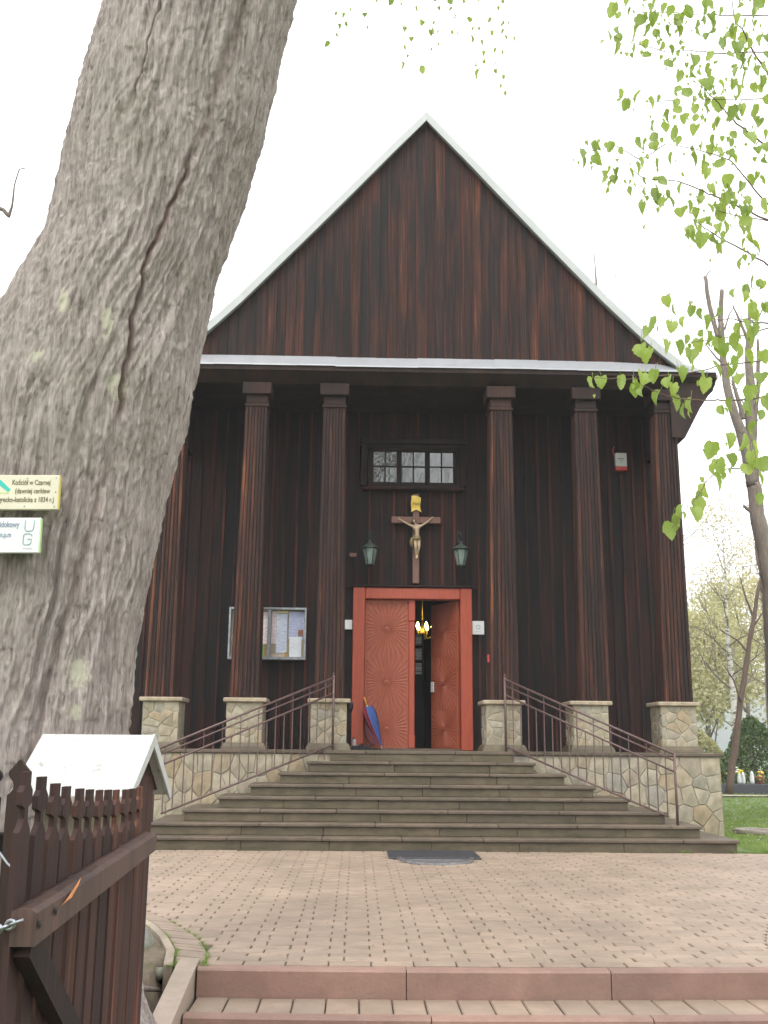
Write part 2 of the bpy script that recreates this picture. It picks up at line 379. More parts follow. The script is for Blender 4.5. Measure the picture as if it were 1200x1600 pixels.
def axis(lo, hi, c0, c1, fine, grow):
    a = list(np.arange(c0, c1, fine)); s = fine; x = a[-1]
    while x < hi: s *= grow; x += s; a.append(min(x, hi))
    s = fine; x = a[0]; pre = []
    while x > lo: s *= grow; x -= s; pre.append(max(x, lo))
    return pre[::-1]+a
gx = axis(-900, 900, -4, 12, .11, 1.22); gy = axis(-300, 1400, 3, 20, .11, 1.18)
mb = MB(); nx, ny = len(gx), len(gy); soil = []
for y in gy:
    for x in gx:
        mb.v.append((x, y, gh(x, y)))
        d = math.hypot(x+1.6, y-6.2); soil.append(max(0, 1-sstep(1.6, 2.6, d)) if x < 0 else 0.0)
for j in range(ny-1):
    for i in range(nx-1): mb.f.append((j*nx+i, j*nx+i+1, (j+1)*nx+i+1, (j+1)*nx+i)); mb.sm.append(True)
g = mb.build('ground', MT['ground']); tag(g, kind='structure')
a = g.data.attributes.new('soil', 'FLOAT', 'POINT'); a.data.foreach_set('value', soil)
mb = MB(); n = 90; rows = 14
for j in range(rows):
    for i in range(n):
        x = -900+1800*i/(n-1); y = 420+j*45; e = sstep(0, rows-1, j)
        mb.v.append((x, y, -4+e*(62+34*mnoise.noise(Vector((x*.004, 1.7, 0)))+12*mnoise.noise(Vector((x*.015, j*.4, 2))))))
for j in range(rows-1):
    for i in range(n-1): mb.f.append((j*n+i, j*n+i+1, (j+1)*n+i+1, (j+1)*n+i)); mb.sm.append(True)
tag(mb.build('hills', MT['hill']), kind='structure')

# ------------------------------------------------------------------ terrace with pavers, foreground steps
def flat(name, poly, z, mat, parent=None):
    m = MB(); m.add([(x, y, z) for x, y in poly], [tuple(range(len(poly)))]); return m.build(name, mat, parent)
ter = flat('paved_terrace', terrace_poly[::-1] if False else terrace_poly, -.018, MT['bed']); tag(ter, kind='structure')
me = ter.data
if me.polygons[0].normal.z < 0: me.flip_normals()
PW, PD, GAP = .272, .1365, .009
def pav_mesh(w, d, h=.06, b=.006):
    return MB().bbox(-w/2, w/2, -d/2, d/2, -h, 0, b).mesh('paver', MT['paver'])
pmesh = [pav_mesh(PW-GAP-rnd.random()*.004, PD-.005) for _ in range(4)]
cells = []; j = 0; y = 7.02
while y+PD < TY1+.02:
    off = (0, .36)[j % 2]*PW + rnd.uniform(-.004, .004)
    x = -7.5 + off
    while x < 9.4:
        xc, yc = x+PW/2, y+PD/2
        smp = [inside(xc+PW*q/20, yc, field_poly) for q in range(-9, 10)]
        if all(smp): cells.append((xc, yc, 0))
        elif sum(smp) > 3: cells.append((xc, yc, 1))
        x += PW
    y += PD; j += 1
def cut_cell(xc, yc, P=field_poly, w=PW):                    # a block trimmed where the curved border crosses it
    xs_ = [xc-w/2+.005+(w-.01)*q/26 for q in range(27)]; ok = [x for x in xs_ if inside(x, yc, P)]
    return (min(ok), max(ok)) if ok else (xc-.01, xc+.01)
vis = lambda x, y: -.36*y-.25 < x < .41*y+.4
near = sorted([c for c in cells if vis(c[0], c[1])], key=lambda c: c[1])
shown = set((round(c[0],4), round(c[1],4)) for c in near[:215])
rest = MB()
for xc, yc, cut in cells:
    dz = rnd.uniform(-.0035, .0035)
    if (round(xc,4), round(yc,4)) in shown:
        if cut:
            l, r = cut_cell(xc, yc); o = link('paver', MB().bbox(-(r-l)/2, (r-l)/2, -PD/2+.003, PD/2-.003, -.06, 0, .006).mesh('paver', MT['paver']), ter, ((l+r)/2, yc, dz))
        else:
            o = link('paver', rnd.choice(pmesh), ter, (xc+rnd.uniform(-.001,.001), yc, dz))
        o.rotation_euler = (rnd.uniform(-.004,.004), rnd.uniform(-.004,.004), rnd.uniform(-.004,.004))
    else:
        l, r = cut_cell(xc, yc) if cut else (xc-PW/2+.005, xc+PW/2-.005)
        rest.bbox(l, r, yc-PD/2+.003, yc+PD/2-.003, -.03, dz, .006)
o = rest.build('pavers', MT['paver'], ter); o['kind'] = 'stuff'
# the curved border course of blocks laid crosswise
def resample(P, step):
    L = [0]
    for a_, b_ in zip(P, P[1:]): L.append(L[-1]+math.hypot(b_[0]-a_[0], b_[1]-a_[1]))
    n = int(L[-1]/step); out = []
    for i in range(n+1):
        s = L[-1]*i/n; k = max(q for q in range(len(L)) if L[q] <= s+1e-9); k = min(k, len(P)-2); t = (s-L[k])/(L[k+1]-L[k])
        out.append((P[k][0]+(P[k+1][0]-P[k][0])*t, P[k][1]+(P[k+1][1]-P[k][1])*t))
    return out
for side in (0, 1):
    A = resample(outer, .112); B = resample(inner, .112); n = len(A)
    B = [ (lambda s: B[min(len(B)-1, int(s))])(i*(len(B)-1)/(n-1)) for i in range(n)]
    for i in range(n-1):
        q = [A[i], A[i+1], B[i+1], B[i]]
        if side: q = mir(q)
        c = (sum(p[0] for p in q)/4, sum(p[1] for p in q)/4)
        if side and i > 40: continue
        q = [(c[0]+(p[0]-c[0])*.95, c[1]+(p[1]-c[1])*.94) for p in q]
        P1 = [(p[0]-c[0], p[1]-c[1]) for p in q]
        if sum(P1[k][0]*P1[(k+1) % 4][1]-P1[(k+1) % 4][0]*P1[k][1] for k in range(4)) < 0: P1 = P1[::-1]
        P2 = [(p[0]*.94, p[1]*.94) for p in P1]
        m = MB(); m.add([(p[0], p[1], -.06) for p in P1]+[(p[0], p[1], -.006) for p in P1]+[(p[0], p[1], 0) for p in P2],
              [(0,1,5,4),(1,2,6,5),(2,3,7,6),(3,0,4,7),(4,5,9,8),(5,6,10,9),(6,7,11,10),(7,4,8,11),(8,9,10,11)])
        m.build('border_paver', MT['paver'], ter, (c[0], c[1], rnd.uniform(-.002, .002)))
# thin kerb on the outer side of the border
for side in (0, 1):
    A = resample(outer, .5)
    for i in range(len(A)-1):
        if side and i > 8: continue
        a_, b_ = A[i], A[i+1]; dx, dy = b_[0]-a_[0], b_[1]-a_[1]; L = math.hypot(dx, dy); nx_, ny_ = -dy/L, dx/L
        q = [(a_[0]+nx_*.01, a_[1]+ny_*.01), (b_[0]+nx_*.01, b_[1]+ny_*.01), (b_[0]+nx_*.065, b_[1]+ny_*.065), (a_[0]+nx_*.065, a_[1]+ny_*.065)]
        if side: q = mir(q)
        if sum(q[k][0]*q[(k+1) % 4][1]-q[(k+1) % 4][0]*q[k][1] for k in range(4)) < 0: q = q[::-1]
        m = MB().prism(q, .008, -.15, 'z'); m.build('border_kerb', MT['cheek'], ter)
fs = empty('terrace_steps', (CX, 6.6, -.32), label='low red concrete kerb steps with pink block treads leading up to the terrace', cat='steps')
def put(mb, name, mat, root): 
    o = mb.build(name, mat, root); o.location = -Vector(root.location); return o
xs = [-.965, .33, 1.60, 2.86]
def bow(x): return .06*(1-((x-CX)/1.95)**2)               # the edge bows towards the viewer
def kerb_piece(x0, x1, y0, y1, z0, z1, bw=1):
    x0 += .003; x1 -= .003; b = .012; n = 6; m = MB(); V = []
    for i in range(n+1):
        x = x0+(x1-x0)*i/n; d = -bow(x)*bw
        V += [(x, y0+d, z0), (x, y0+d, z1-b), (x, y0+b+d, z1), (x, y1+d, z1), (x, y1+d, z0)]
    F = [(i*5+k, (i+1)*5+k, (i+1)*5+(k+1) % 5, i*5+(k+1) % 5) for i in range(n) for k in range(5)]
    F += [tuple(reversed(range(5))), tuple(n*5+k for k in range(5))]; return m.add(V, [tuple(reversed(f)) for f in F] if False else F)
for i in range(3): put(kerb_piece(xs[i], xs[i+1], 6.90, 7.01, -.22, .004), 'kerb_stone', MT['kerb'], fs)
xs2 = [-.965, .45, 1.72, 2.86]
for i in range(3): put(kerb_piece(xs2[i], xs2[i+1], 6.40, 6.50, -.40, -.152), 'kerb_stone', MT['kerb'], fs)
put(MB().box(-.97, 2.86, 6.42, 7.0, -.45, -.23), 'step_bed', MT['bed'], fs)
x = -.96
while x < 2.84:
    w = .2; x1 = min(x+w, 2.855); d = -bow(x+w/2)
    put(MB().bbox(x+.004, x1-.004, 6.505+d, 6.895+d, -.22, -.160+rnd.uniform(-.002,.002), .007), 'paver', MT['paver'], fs); x += w
for sx in (0, 1):                                          # sloping cheeks
    P = [(5.6,-.36),(7.12,-.15),(7.12,.02),(6.98,.02),(5.6,-.19)]
    x0, x1 = ((-1.10,-.975) if not sx else (2.865, 2.99))
    m = MB().prism(P, x0, x1, 'x'); put(m, 'cheek_kerb', MT['cheek'], fs)
low = flat('path', [(-1.0,-3),(2.9,-3),(2.9,6.45),(-1.0,6.45)], -.335, MT['bed']); tag(low, kind='structure')
mb = MB(); y = 2.6
while y < 6.3:
    x = -.95
    while x < 2.8: mb.bbox(x, x+.262, y, y+.13, -.38, -.325+rnd.uniform(-.002,.002), .006); x += .272
    y += .1365
o = mb.build('pavers', MT['paver'], low); o['kind'] = 'stuff'

# ------------------------------------------------------------------ stone pieces (crazy paving on walls)
def clip(poly, a, b, c):                                   # keep a*x+b*y <= c
    out = []; n = len(poly)
    for i in range(n):
        p, q = poly[i], poly[(i+1) % n]; fp, fq = a*p[0]+b*p[1]-c, a*q[0]+b*q[1]-c
        if fp <= 0: out.append(p)
        if (fp < 0 < fq) or (fq < 0 < fp):
            t = fp/(fp-fq); out.append((p[0]+(q[0]-p[0])*t, p[1]+(q[1]-p[1])*t))
    return out
def stones(w, h, nx_, nz_, seed, jit=.36, gap=.008, ax=1.0):
    r = random.Random(seed); S = []
    for j in range(nz_):
        off = r.random()*.6
        for i in range(nx_+1):
            S.append((w*(i-.3+off+r.uniform(-jit, jit))/nx_, h*(j+.5+r.uniform(-jit, jit))/nz_))
    S = [s for s in S if -.2*w/nx_ < s[0] < w+.2*w/nx_]; out = []
    for i, s in enumerate(S):
        P = [(0,0),(w,0),(w,h),(0,h)]
        for k, q in enumerate(S):
            if k == i: continue
            a, b = (q[0]-s[0]), (q[1]-s[1])*ax; L = math.hypot(a, b)
            if L > 1.6*max(w/nx_, h/nz_)*1.6: continue
            a /= L; b /= L; mx_, mz_ = (s[0]+q[0])/2, (s[1]+q[1])/2
            P = clip(P, a, b, a*mx_+b*mz_-gap/2)
            if len(P) < 3: break
        if len(P) < 3: continue
        ar = abs(sum(P[k][0]*P[(k+1) % len(P)][1]-P[(k+1) % len(P)][0]*P[k][1] for k in range(len(P))))/2
        if ar > .0012: out.append(P)
    return out
def stone_wall(parent, origin, ux, w, h, nx_, nz_, seed, depth=.015, ax=1.0, name='stone'):
    """stone pieces on a vertical face; ux = horizontal direction of the face, outward normal = ux x z"""
    r = random.Random(seed+99); ux = Vector(ux); out = ux.cross(Vector((0,0,1)))
    off = Vector(parent.location)
    for P in stones(w, h, nx_, nz_, seed, ax=ax):
        c = (sum(p[0] for p in P)/len(P), sum(p[1] for p in P)/len(P)); d = depth+r.uniform(-.006, .006)
        m = MB(); n = len(P); A = []; B = []; Cc = []
        for p in P:
            v = Vector((p[0]-c[0], p[1]-c[1], 0)); L = v.length; v2 = v*(1-.011/max(L, .02)); v3 = v*(1-.004/max(L,.02))
            v3 += Vector((r.uniform(-.003,.003), r.uniform(-.003,.003), 0))
            A.append(ux*v3.x+Vector((0,0,v3.y))); B.append(ux*v3.x+Vector((0,0,v3.y))+out*(d-.007)); Cc.append(ux*v2.x+Vector((0,0,v2.y))+out*(d+r.uniform(-.002,.002)))
        F = [(i, (i+1) % n, n+(i+1) % n, n+i) for i in range(n)]+[(n+i, n+(i+1) % n, 2*n+(i+1) % n, 2*n+i) for i in range(n)]+[tuple(range(2*n, 3*n))]
        m.add(A+B+Cc, F); m.build(name, MT['stone'], parent, Vector(origin)+ux*c[0]+Vector((0,0,c[1]))-off)

# ------------------------------------------------------------------ the wooden church
ch = empty('wooden_church', (.95, 18.1, 0), label='tall dark timber church with steep board gable, six square columns and pale roof edges', cat='church')
CH = Vector(ch.location)
def cp(mb, name, mat, parent=ch):
    o = mb.build(name, mat, parent)
    if parent is ch: o.location = -CH
    return o
L0, PX0, PX1 = 1.28, -3.95, 5.62                           # landing level, plinth ends
PY = 16.27
# stone base
base = cp(MB().box(PX0+.02, PX1-.02, PY+.0, 19.0, -.4, L0-.055), 'stone_base', MT['mortar'])
base.location = -CH
class Loc: pass
def stone_child(parent_obj, world_off):                    # children of a part whose mesh is given in world coordinates
    pass
baseE = base
def stone_on(parent, *a, **k):
    sv_ = Loc(); sv_.location = Vector((0,0,0))
    r_before = set(o.name for o in parent.children)
    stone_wall(parent, *a, **k)
# helper keeps world placement: part objects under ch sit at -CH, so their children use world coordinates directly
def stone_world(parent, origin, ux, w, h, nx_, nz_, seed, **k):
    loc = Vector(parent.location); parent.location = (0,0,0)
    stone_wall(parent, origin, ux, w, h, nx_, nz_, seed, **k); parent.location = loc
stone_world(base, (-3.93, PY, .0), (1,0,0), 3.5, L0-.06, 15, 4, 11, ax=.5)
stone_world(base, (2.42, PY, .0), (1,0,0), 3.18, L0-.06, 12, 5, 23)
stone_world(base, (PX1-.02, PY, 0), (0,1,0), 1.7, L0-.06, 6, 4, 31)
# landing slabs
for i in range(7):
    a_, b_ = PX0+(PX1-PX0)*i/7, PX0+(PX1-PX0)*(i+1)/7
    cp(MB().bbox(a_+.002-(.05 if i == 0 else 0), b_-.002+(.05 if i == 6 else 0), PY-.045, 16.9, L0-.052, L0, .008), 'landing_slab', MT['tread'])
cp(MB().box(PX0, PX1, 16.902, 18.6, L0-.05, L0-.002), 'landing_floor', MT['riser'])
# columns on their stone pedestals
colx = [(-3.10,-3.05), (-1.77,-1.72), (-.43,-.45), (2.33,2.37), (3.79,3.80), (5.11,5.17)]
colx = [(-3.10,-3.10), (-1.77,-1.74), (-.43,-.44), (2.33,2.36), (3.79,3.80), (5.11,5.15)]
CYc = 16.75
for i, (xb, xt) in enumerate(colx):
    # pedestal
    px = [-3.04,-1.74,-.43,2.31,3.68,5.07][i]
    pd_ = cp(MB().box(px-.275, px+.275, 16.455, 17.05, L0+.002, 2.005), 'pedestal', MT['pmortar'])
    skirt = MB(); b_ = L0+.003
    for (z0, z1, e0, e1) in ((b_, b_+.05, .075, .06), (b_+.05, b_+.10, .06, .028)):
        r0, r1 = .275+e0, .275+e1; y0, y1 = .297+e0, .297+e1
        skirt.add([(px-r0,16.752-y0,z0),(px+r0,16.752-y0,z0),(px+r0,16.752+y0,z0),(px-r0,16.752+y0,z0),(px-r1,16.752-y1,z1),(px+r1,16.752-y1,z1),(px+r1,16.752+y1,z1),(px-r1,16.752+y1,z1)],
                  [(0,1,5,4),(1,2,6,5),(2,3,7,6),(3,0,4,7),(4,5,6,7)])
    skirt.build('mortar_skirt', MT['riser'], pd_)
    stone_world(pd_, (px-.275, 16.455, L0+.08), (1,0,0), .55, 1.995-L0-.08, 3, 5, 40+i, depth=.010)
    stone_world(pd_, (px-.275, 17.05, L0+.08), (0,-1,0), .595, 1.995-L0-.08, 3, 5, 60+i, depth=.010)
    MB().bbox(px-.335, px+.335, 16.395, 17.11, 2.0, 2.065, .012).build('cap_stone', MT['capstone'], pd_)
    # shaft core with vertical boards on its faces
    wb, wt = .225, .178; z0, z1 = 2.067, 6.93
    def sq(w): return [(-w,-w),(w,-w),(w,w),(-w,w)]
    core = MB(); q0, q1 = sq(wb-.012), sq(wt-.012)
    core.add([(xb+p[0], CYc+p[1], z0) for p in q0]+[(xt+p[0], CYc+p[1], z1) for p in q1], [(0,1,5,4),(1,2,6,5),(2,3,7,6),(3,0,4,7)])
    co = cp(core, 'column', MT['black'])
    k = 7
    for face in range(3):                                   # front, left, right
        for s in range(k):
            u0, u1 = -1+2*s/k+.018, -1+2*(s+1)/k-.018; jz = rnd.uniform(-.004, .004); m = MB()
            def P(u, w, d, z, xc):
                if face == 0: return (xc+u*w, CYc-w-d, z)
                if face == 1: return (xc-w-d, CYc+u*w, z)
                return (xc+w+d, CYc+u*w, z)
            um = (u0+u1)/2
            V = [P(u0, wb, -.008, z0, xb), P(u0+.03, wb, .004+jz, z0, xb), P(um, wb, .008+jz, z0, xb), P(u1-.03, wb, .004+jz, z0, xb), P(u1, wb, -.008, z0, xb)]
            V += [P(u0, wt, -.008, z1, xt), P(u0+.03, wt, .004+jz, z1, xt), P(um, wt, .008+jz, z1, xt), P(u1-.03, wt, .004+jz, z1, xt), P(u1, wt, -.008, z1, xt)]
            m.add(V, [(q, q+1, q+6, q+5) for q in range(4)]+[(0,1,2,3,4)]); m.build('shaft_board', MT['colwood'], co)
    cap = MB()
    for (za, zb, w) in ((6.87,6.93,.205),(6.93,7.08,.183),(7.08,7.29,.245)): cap.bbox(xt-w, xt+w, CYc-w, CYc+w, za+.001, zb, .012)
    cap.build('capital', MT['colcap'], co)
# nave wall boards behind the columns
WY = 18.1; WX0, WX1 = -3.93, 5.82; WTOP = 7.33
cp(MB().box(WX0, WX1, WY+.035, WY+.06, L0, 1.30), 'wall_sill_beam', MT['black'])
bx = WX0; bw = .215
door_x = (-.07, 1.98, 4.06); win_x = (.14, 1.79, 5.90, 6.66)
n = int(round((WX1-WX0)/bw)); bw = (WX1-WX0)/n
def spans(x0, x1, z0, z1):
    S = [(z0, z1)]
    def cut(S, a, b):
        o = []
        for s in S:
            if a > s[0]: o.append((s[0], min(a, s[1])))
            if b < s[1]: o.append((max(b, s[0]), s[1]))
        return [s for s in o if s[1]-s[0] > .02]
    if x1 > door_x[0] and x0 < door_x[1]: S = cut(S, -1, door_x[2])
    if x1 > win_x[0] and x0 < win_x[1]: S = cut(S, win_x[2], win_x[3])
    return S
bl = MB()
for i in range(n):
    x0 = WX0+i*bw; x1 = x0+bw; e = rnd.uniform(-.004, .004)
    for z0, z1 in spans(x0+.03, x1-.03, L0+.0, WTOP):
        a0, a1 = x0, x1
        if z0 < 2 or z1 < 5:
            if x0 < door_x[0] < x1: a1 = door_x[0]
            if x0 < door_x[1] < x1: a0 = door_x[1]
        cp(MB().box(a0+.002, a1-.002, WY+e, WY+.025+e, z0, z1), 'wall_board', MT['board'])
    xb_ = x0
    for z0, z1 in spans(xb_-.02, xb_+.02, L0+.0, WTOP):
        cp(MB().bbox(xb_-.022, xb_+.022, WY-.024, WY-.006, z0, z1, .004), 'batten', MT['batten'])
# hidden backing, side walls, back
cp(MB().box(WX0, door_x[0]+.01, WY+.04, WY+.1, L0, WTOP).box(door_x[1]-.01, WX1, WY+.04, WY+.1, L0, WTOP).box(door_x[0]+.01, door_x[1]-.01, WY+.04, WY+.1, 4.0, 5.9).box(door_x[0]+.01, door_x[1]-.01, WY+.04, WY+.1, 6.66, WTOP), 'wall_frame', MT['black'])
for X in (WX0, WX1):
    s = 1 if X > 0 else -1
    cp(MB().box(min(X, X-.05*s), max(X, X-.05*s), WY, 36, .2, 7.2), 'side_wall', MT['board'])
    for k in range(60):
        y = WY+.15+k*.3; cp(MB().box(min(X, X+.02*s), max(X, X+.02*s), y, y+.05, .9, 7.0), 'batten', MT['batten']) if k < 25 else None
    cp(MB().box(min(X-.1*s, X+.06*s), max(X-.1*s, X+.06*s), WY+.02, 36, -.3, .86), 'stone_base', MT['capstone'])
cp(MB().box(WX0, WX1, 36, 36.1, 0, 7.2), 'rear_wall', MT['board'])
cp(MB().box(WX0+.06, WX1-.06, 18.25, 35.9, L0-.06, L0-.004), 'floor', MT['interior'])
cp(MB().box(WX0+.06, WX1-.06, 18.25, 35.9, 7.2, 7.25), 'ceiling', MT['interior'])
# porch ceiling and entablature
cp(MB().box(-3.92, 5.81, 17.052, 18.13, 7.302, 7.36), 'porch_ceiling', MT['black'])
GX = 1.10
prof = [(0,12.34),(1.6,10.50),(3.2,8.72),(3.8,8.12),(4.3,7.70),(4.95,7.50)]
def zr(dx):
    dx = abs(dx)
    for (a_, za), (b_, zb) in zip(prof, prof[1:]):
        if dx <= b_: return za+(zb-za)*(dx-a_)/(b_-a_)
    return prof[-1][1]
ent = MB()
ent.add([(-3.95,16.62,7.30),(6.0,16.62,7.30),(6.0,16.40,7.47),(-3.85,16.40,7.47),(-3.95,17.05,7.30),(6.0,17.05,7.30),(6.0,17.05,7.6),(-3.85,17.05,7.6),(6.0,16.5,7.6),(-3.85,16.5,7.6),(6.0,16.40,7.56),(-3.85,16.40,7.56)],
        [(0,1,2,3),(4,5,1,0),(2,10,11,3),(4,7,6,5),(10,8,9,11),(8,6,7,9),(1,5,6,8,10,2),(0,3,11,9,7,4)])
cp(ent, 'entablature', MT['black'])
for s in (1, -1):                                          # boxed eaves along the side walls, seen end-on at the right
    X = lambda d: GX+s*d
    P = [(X(4.93),7.47),(X(4.90),7.36),(X(4.62),6.95),(X(4.34),6.43),(X(4.12),6.43),(X(4.12),7.56),(X(4.5),7.56)]
    if s > 0: P = P[::-1]
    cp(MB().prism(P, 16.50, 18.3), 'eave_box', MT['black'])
    P = [(X(4.93),7.47),(X(4.90),7.36),(X(4.72),6.9),(X(4.6),6.9),(X(4.6),7.56)]
    if s > 0: P = P[::-1]
    cp(MB().prism(P, 18.3, 36.2), 'eave_box', MT['black'])
# pent strip of grey sheet metal under the gable: one sheet after another, lapped
x = -3.85; k = 0
while x < 5.95:
    w = .66 if k % 3 else .72; x1 = min(x+w, 5.98)
    sag = rnd.uniform(-.006, .006); tilt = rnd.uniform(-.004, .004); t = 5.2
    def ht(xx): return .20 if xx < 4.9 else max(.02, .20*(5.99-xx)/1.1)
    m = MB(); V = []
    for xx, o_ in ((x-.006, .004*(k % 2)), (x1+.006, .004*(k % 2))):
        V += [(xx, 16.375-o_, 7.545+sag), (xx, 16.378-o_, 7.572+sag), (xx, 16.40-o_, 7.585+sag+tilt), (xx, 16.585, 7.585+ht(xx)+sag+o_), (xx, 16.60, 7.56)]
    m.add(V, [(0,5,6,1),(1,6,7,2),(2,7,8,3),(3,8,9,4),(4,9,5,0),(0,1,2,3,4),(9,8,7,6,5)]); cp(m, 'metal_sheet', MT['sheet'])
    x = x1; k += 1
# gable boards
GY = 16.60; n = 54; x0g, x1g = GX-4.35, GX+4.35; gw = (x1g-x0g)/n
for i in range(n):
    a_ = x0g+i*gw; b_ = a_+gw; e = rnd.uniform(-.006, .006); lo = 7.6+rnd.uniform(-.004, .012)
    pts = [a_+.002, (a_+b_)/2, b_-.002]
    if a_ < GX < b_: pts[1] = GX
    P = [(pts[0], lo), (pts[2], lo)]+[(p, zr(p-GX)-.05) for p in pts[::-1]]
    if min(p[1] for p in P[2:]) <= lo+.01: continue
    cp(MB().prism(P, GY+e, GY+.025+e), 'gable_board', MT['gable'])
    z = zr(a_-GX)-.06
    if z > lo+.05 and i > 0:
        cp(MB().bbox(a_-.014, a_+.014, GY-.018, GY-.007, lo+.01, z, .003), 'batten', MT['batten'])
cp(MB().prism([(x0g, 7.62)]+[(x1g, 7.62)]+[(GX+d, zr(d)-.06) for d in (4.3,3.8,3.2,1.6,0,-1.6,-3.2,-3.8,-4.3)], GY+.035, GY+.06), 'gable_backing', MT['black'])
# roof slopes and pale verge flashings
for s in (1, -1):
    for i in range(len(prof)-1):
        (a_, za), (b_, zb) = prof[i], prof[i+1]
        P = [(GX+s*a_, za-.03), (GX+s*b_, zb-.03), (GX+s*b_, zb+.03), (GX+s*a_, za+.03)]
        if s < 0: P = P[::-1]
        cp(MB().prism(P, 16.52, 36.4), 'roof', MT['sheet'])
    # flashing in lengths of about a metre
    D = 0.0
    seg = [0,.62,1.24,1.86,2.48,3.1,3.55,3.95,4.32]
    for a_, b_ in zip(seg, seg[1:]):
        za, zb = zr(a_), zr(b_); L = math.hypot(b_-a_, zb-za); nx_, nz_ = -(zb-za)/L*s, (b_-a_)/L
        hh = .085
        e = rnd.uniform(0, .010)
        A0, B0 = (GX+s*a_, za), (GX+s*b_, zb)
        P = [(A0[0], A0[1]-.075 if a_ == 0 else A0[1]-.055), (B0[0], B0[1]-.055), (B0[0]+nx_*hh, B0[1]+nz_*hh), (A0[0]+nx_*hh if a_ > 0 else GX, A0[1]+nz_*hh if a_ > 0 else za+.10)]
        if s < 0: P = P[::-1]
        cp(MB().prism(P, 16.47+e, 16.53), 'verge_flashing', MT['verge'])
    za, zb = zr(4.32), zr(4.95)
    P = [(GX+s*4.32, za-.03), (GX+s*4.95, zb-.02), (GX+s*4.95, zb+.035), (GX+s*4.32, za+.05)]
    if s < 0: P = P[::-1]
    cp(MB().prism(P, 16.46, 16.53), 'verge_flashing', MT['verge'])

# door frame and two leaves
fr = cp(MB().bbox(-.085,.125,17.99,18.2,L0,4.065,.012), 'door_jamb', MT['door'])
cp(MB().bbox(1.79,1.995,17.99,18.2,L0,4.065,.012), 'door_jamb', MT['door'])
cp(MB().bbox(.127,1.788,17.995,18.2,3.86,4.06,.012), 'door_lintel', MT['door'])
cp(MB().bbox(-.11,2.02,17.96,18.2,4.067,4.10,.008), 'drip_board', MT['black'])
cp(MB().box(.10,1.82,18.0,18.25,L0,L0+.03), 'threshold', MT['tread'])
def leaf(w, h, mirror, mat):                               # local: hinge at x=0, face at y=0 looking to -y
    m = MB().bbox(0, w, 0, .05, 0, h, .004).mesh('door', mat)
    rays = MB(); x0, x1 = .035, w-.035
    for (cz, z0, z1, nr, ph) in ((h*.80, h*.62+.015, h-.05, 34, 0), (h*.44, h*.26, h*.62, 34, 0), (h*.13, .05, h*.26-.015, 34, 0)):
        cxx = w*.5
        for k in range(nr):
            a = 2*PI*(k+.5)/nr+ph; dx, dz = math.cos(a), math.sin(a); t = 9
            if dx > 1e-6: t = min(t, (x1-cxx)/dx)
            if dx < -1e-6: t = min(t, (x0-cxx)/dx)
            if dz > 1e-6: t = min(t, (z1-cz)/dz)
            if dz < -1e-6: t = min(t, (z0-cz)/dz)
            if t < .06: continue
            p = (cxx+dx*.05, cz+dz*.05); q = (cxx+dx*t, cz+dz*t); w1 = .004; w2 = .007+.035*t/1.0*.6
            nx_, nz_ = -dz, dx
            rays.add([(p[0]-nx_*w1, -.001, p[1]-nz_*w1), (p[0]+nx_*w1, -.001, p[1]+nz_*w1), (q[0]+nx_*w2, -.001, q[1]+nz_*w2), (q[0]-nx_*w2, -.001, q[1]-nz_*w2), (p[0], -.005, p[1]), (q[0], -.009, q[1])],
                     [(0,3,5,4),(1,4,5,2),(3,2,5)])
        b0 = len(rays.v); rays.v += [(cxx+.035*math.cos(q*PI/5), -.006, cz+.035*math.sin(q*PI/5)) for q in range(10)]+[(cxx, -.014, cz)]
        rays.f += [(b0+q, b0+(q+1) % 10, b0+10) for q in range(10)]; rays.sm += [False]*10
    return m, rays.mesh('carved_rays', mat)
lm, rm = leaf(.765, 2.545, False, MT['doorleaf'])
d1 = link('door', lm, ch, Vector((.13, 18.10, L0+.03))-CH); link('carved_rays', rm, d1)
MB().bbox(.765,.865,-.035,.05,0,2.17,.01).bbox(.755,.875,-.045,.05,2.171,2.545,.012).bbox(.755,.875,-.043,.051,-.0,.22,.012).build('meeting_stile', MT['door'], d1)
lm2, rm2 = leaf(.80, 2.545, True, MT['doorleaf'])
d2 = link('door', lm2, ch, Vector((1.785, 18.12, L0+.03))-CH); d2.rotation_euler.z = PI-rad(59); 
# mirrored rays so the carved face stays outside
rm2b = rm2.copy()
for v_ in rm2b.vertices: v_.co.y = .05-v_.co.y
link('carved_rays', rm2b, d2)
pp = MB().bbox(.02,.10,.05,.075,.98,1.16,.004).build('paper', MT['white'], d2, (.68,0,0)); pp['label'] = 'white notice on the edge of the open door leaf'
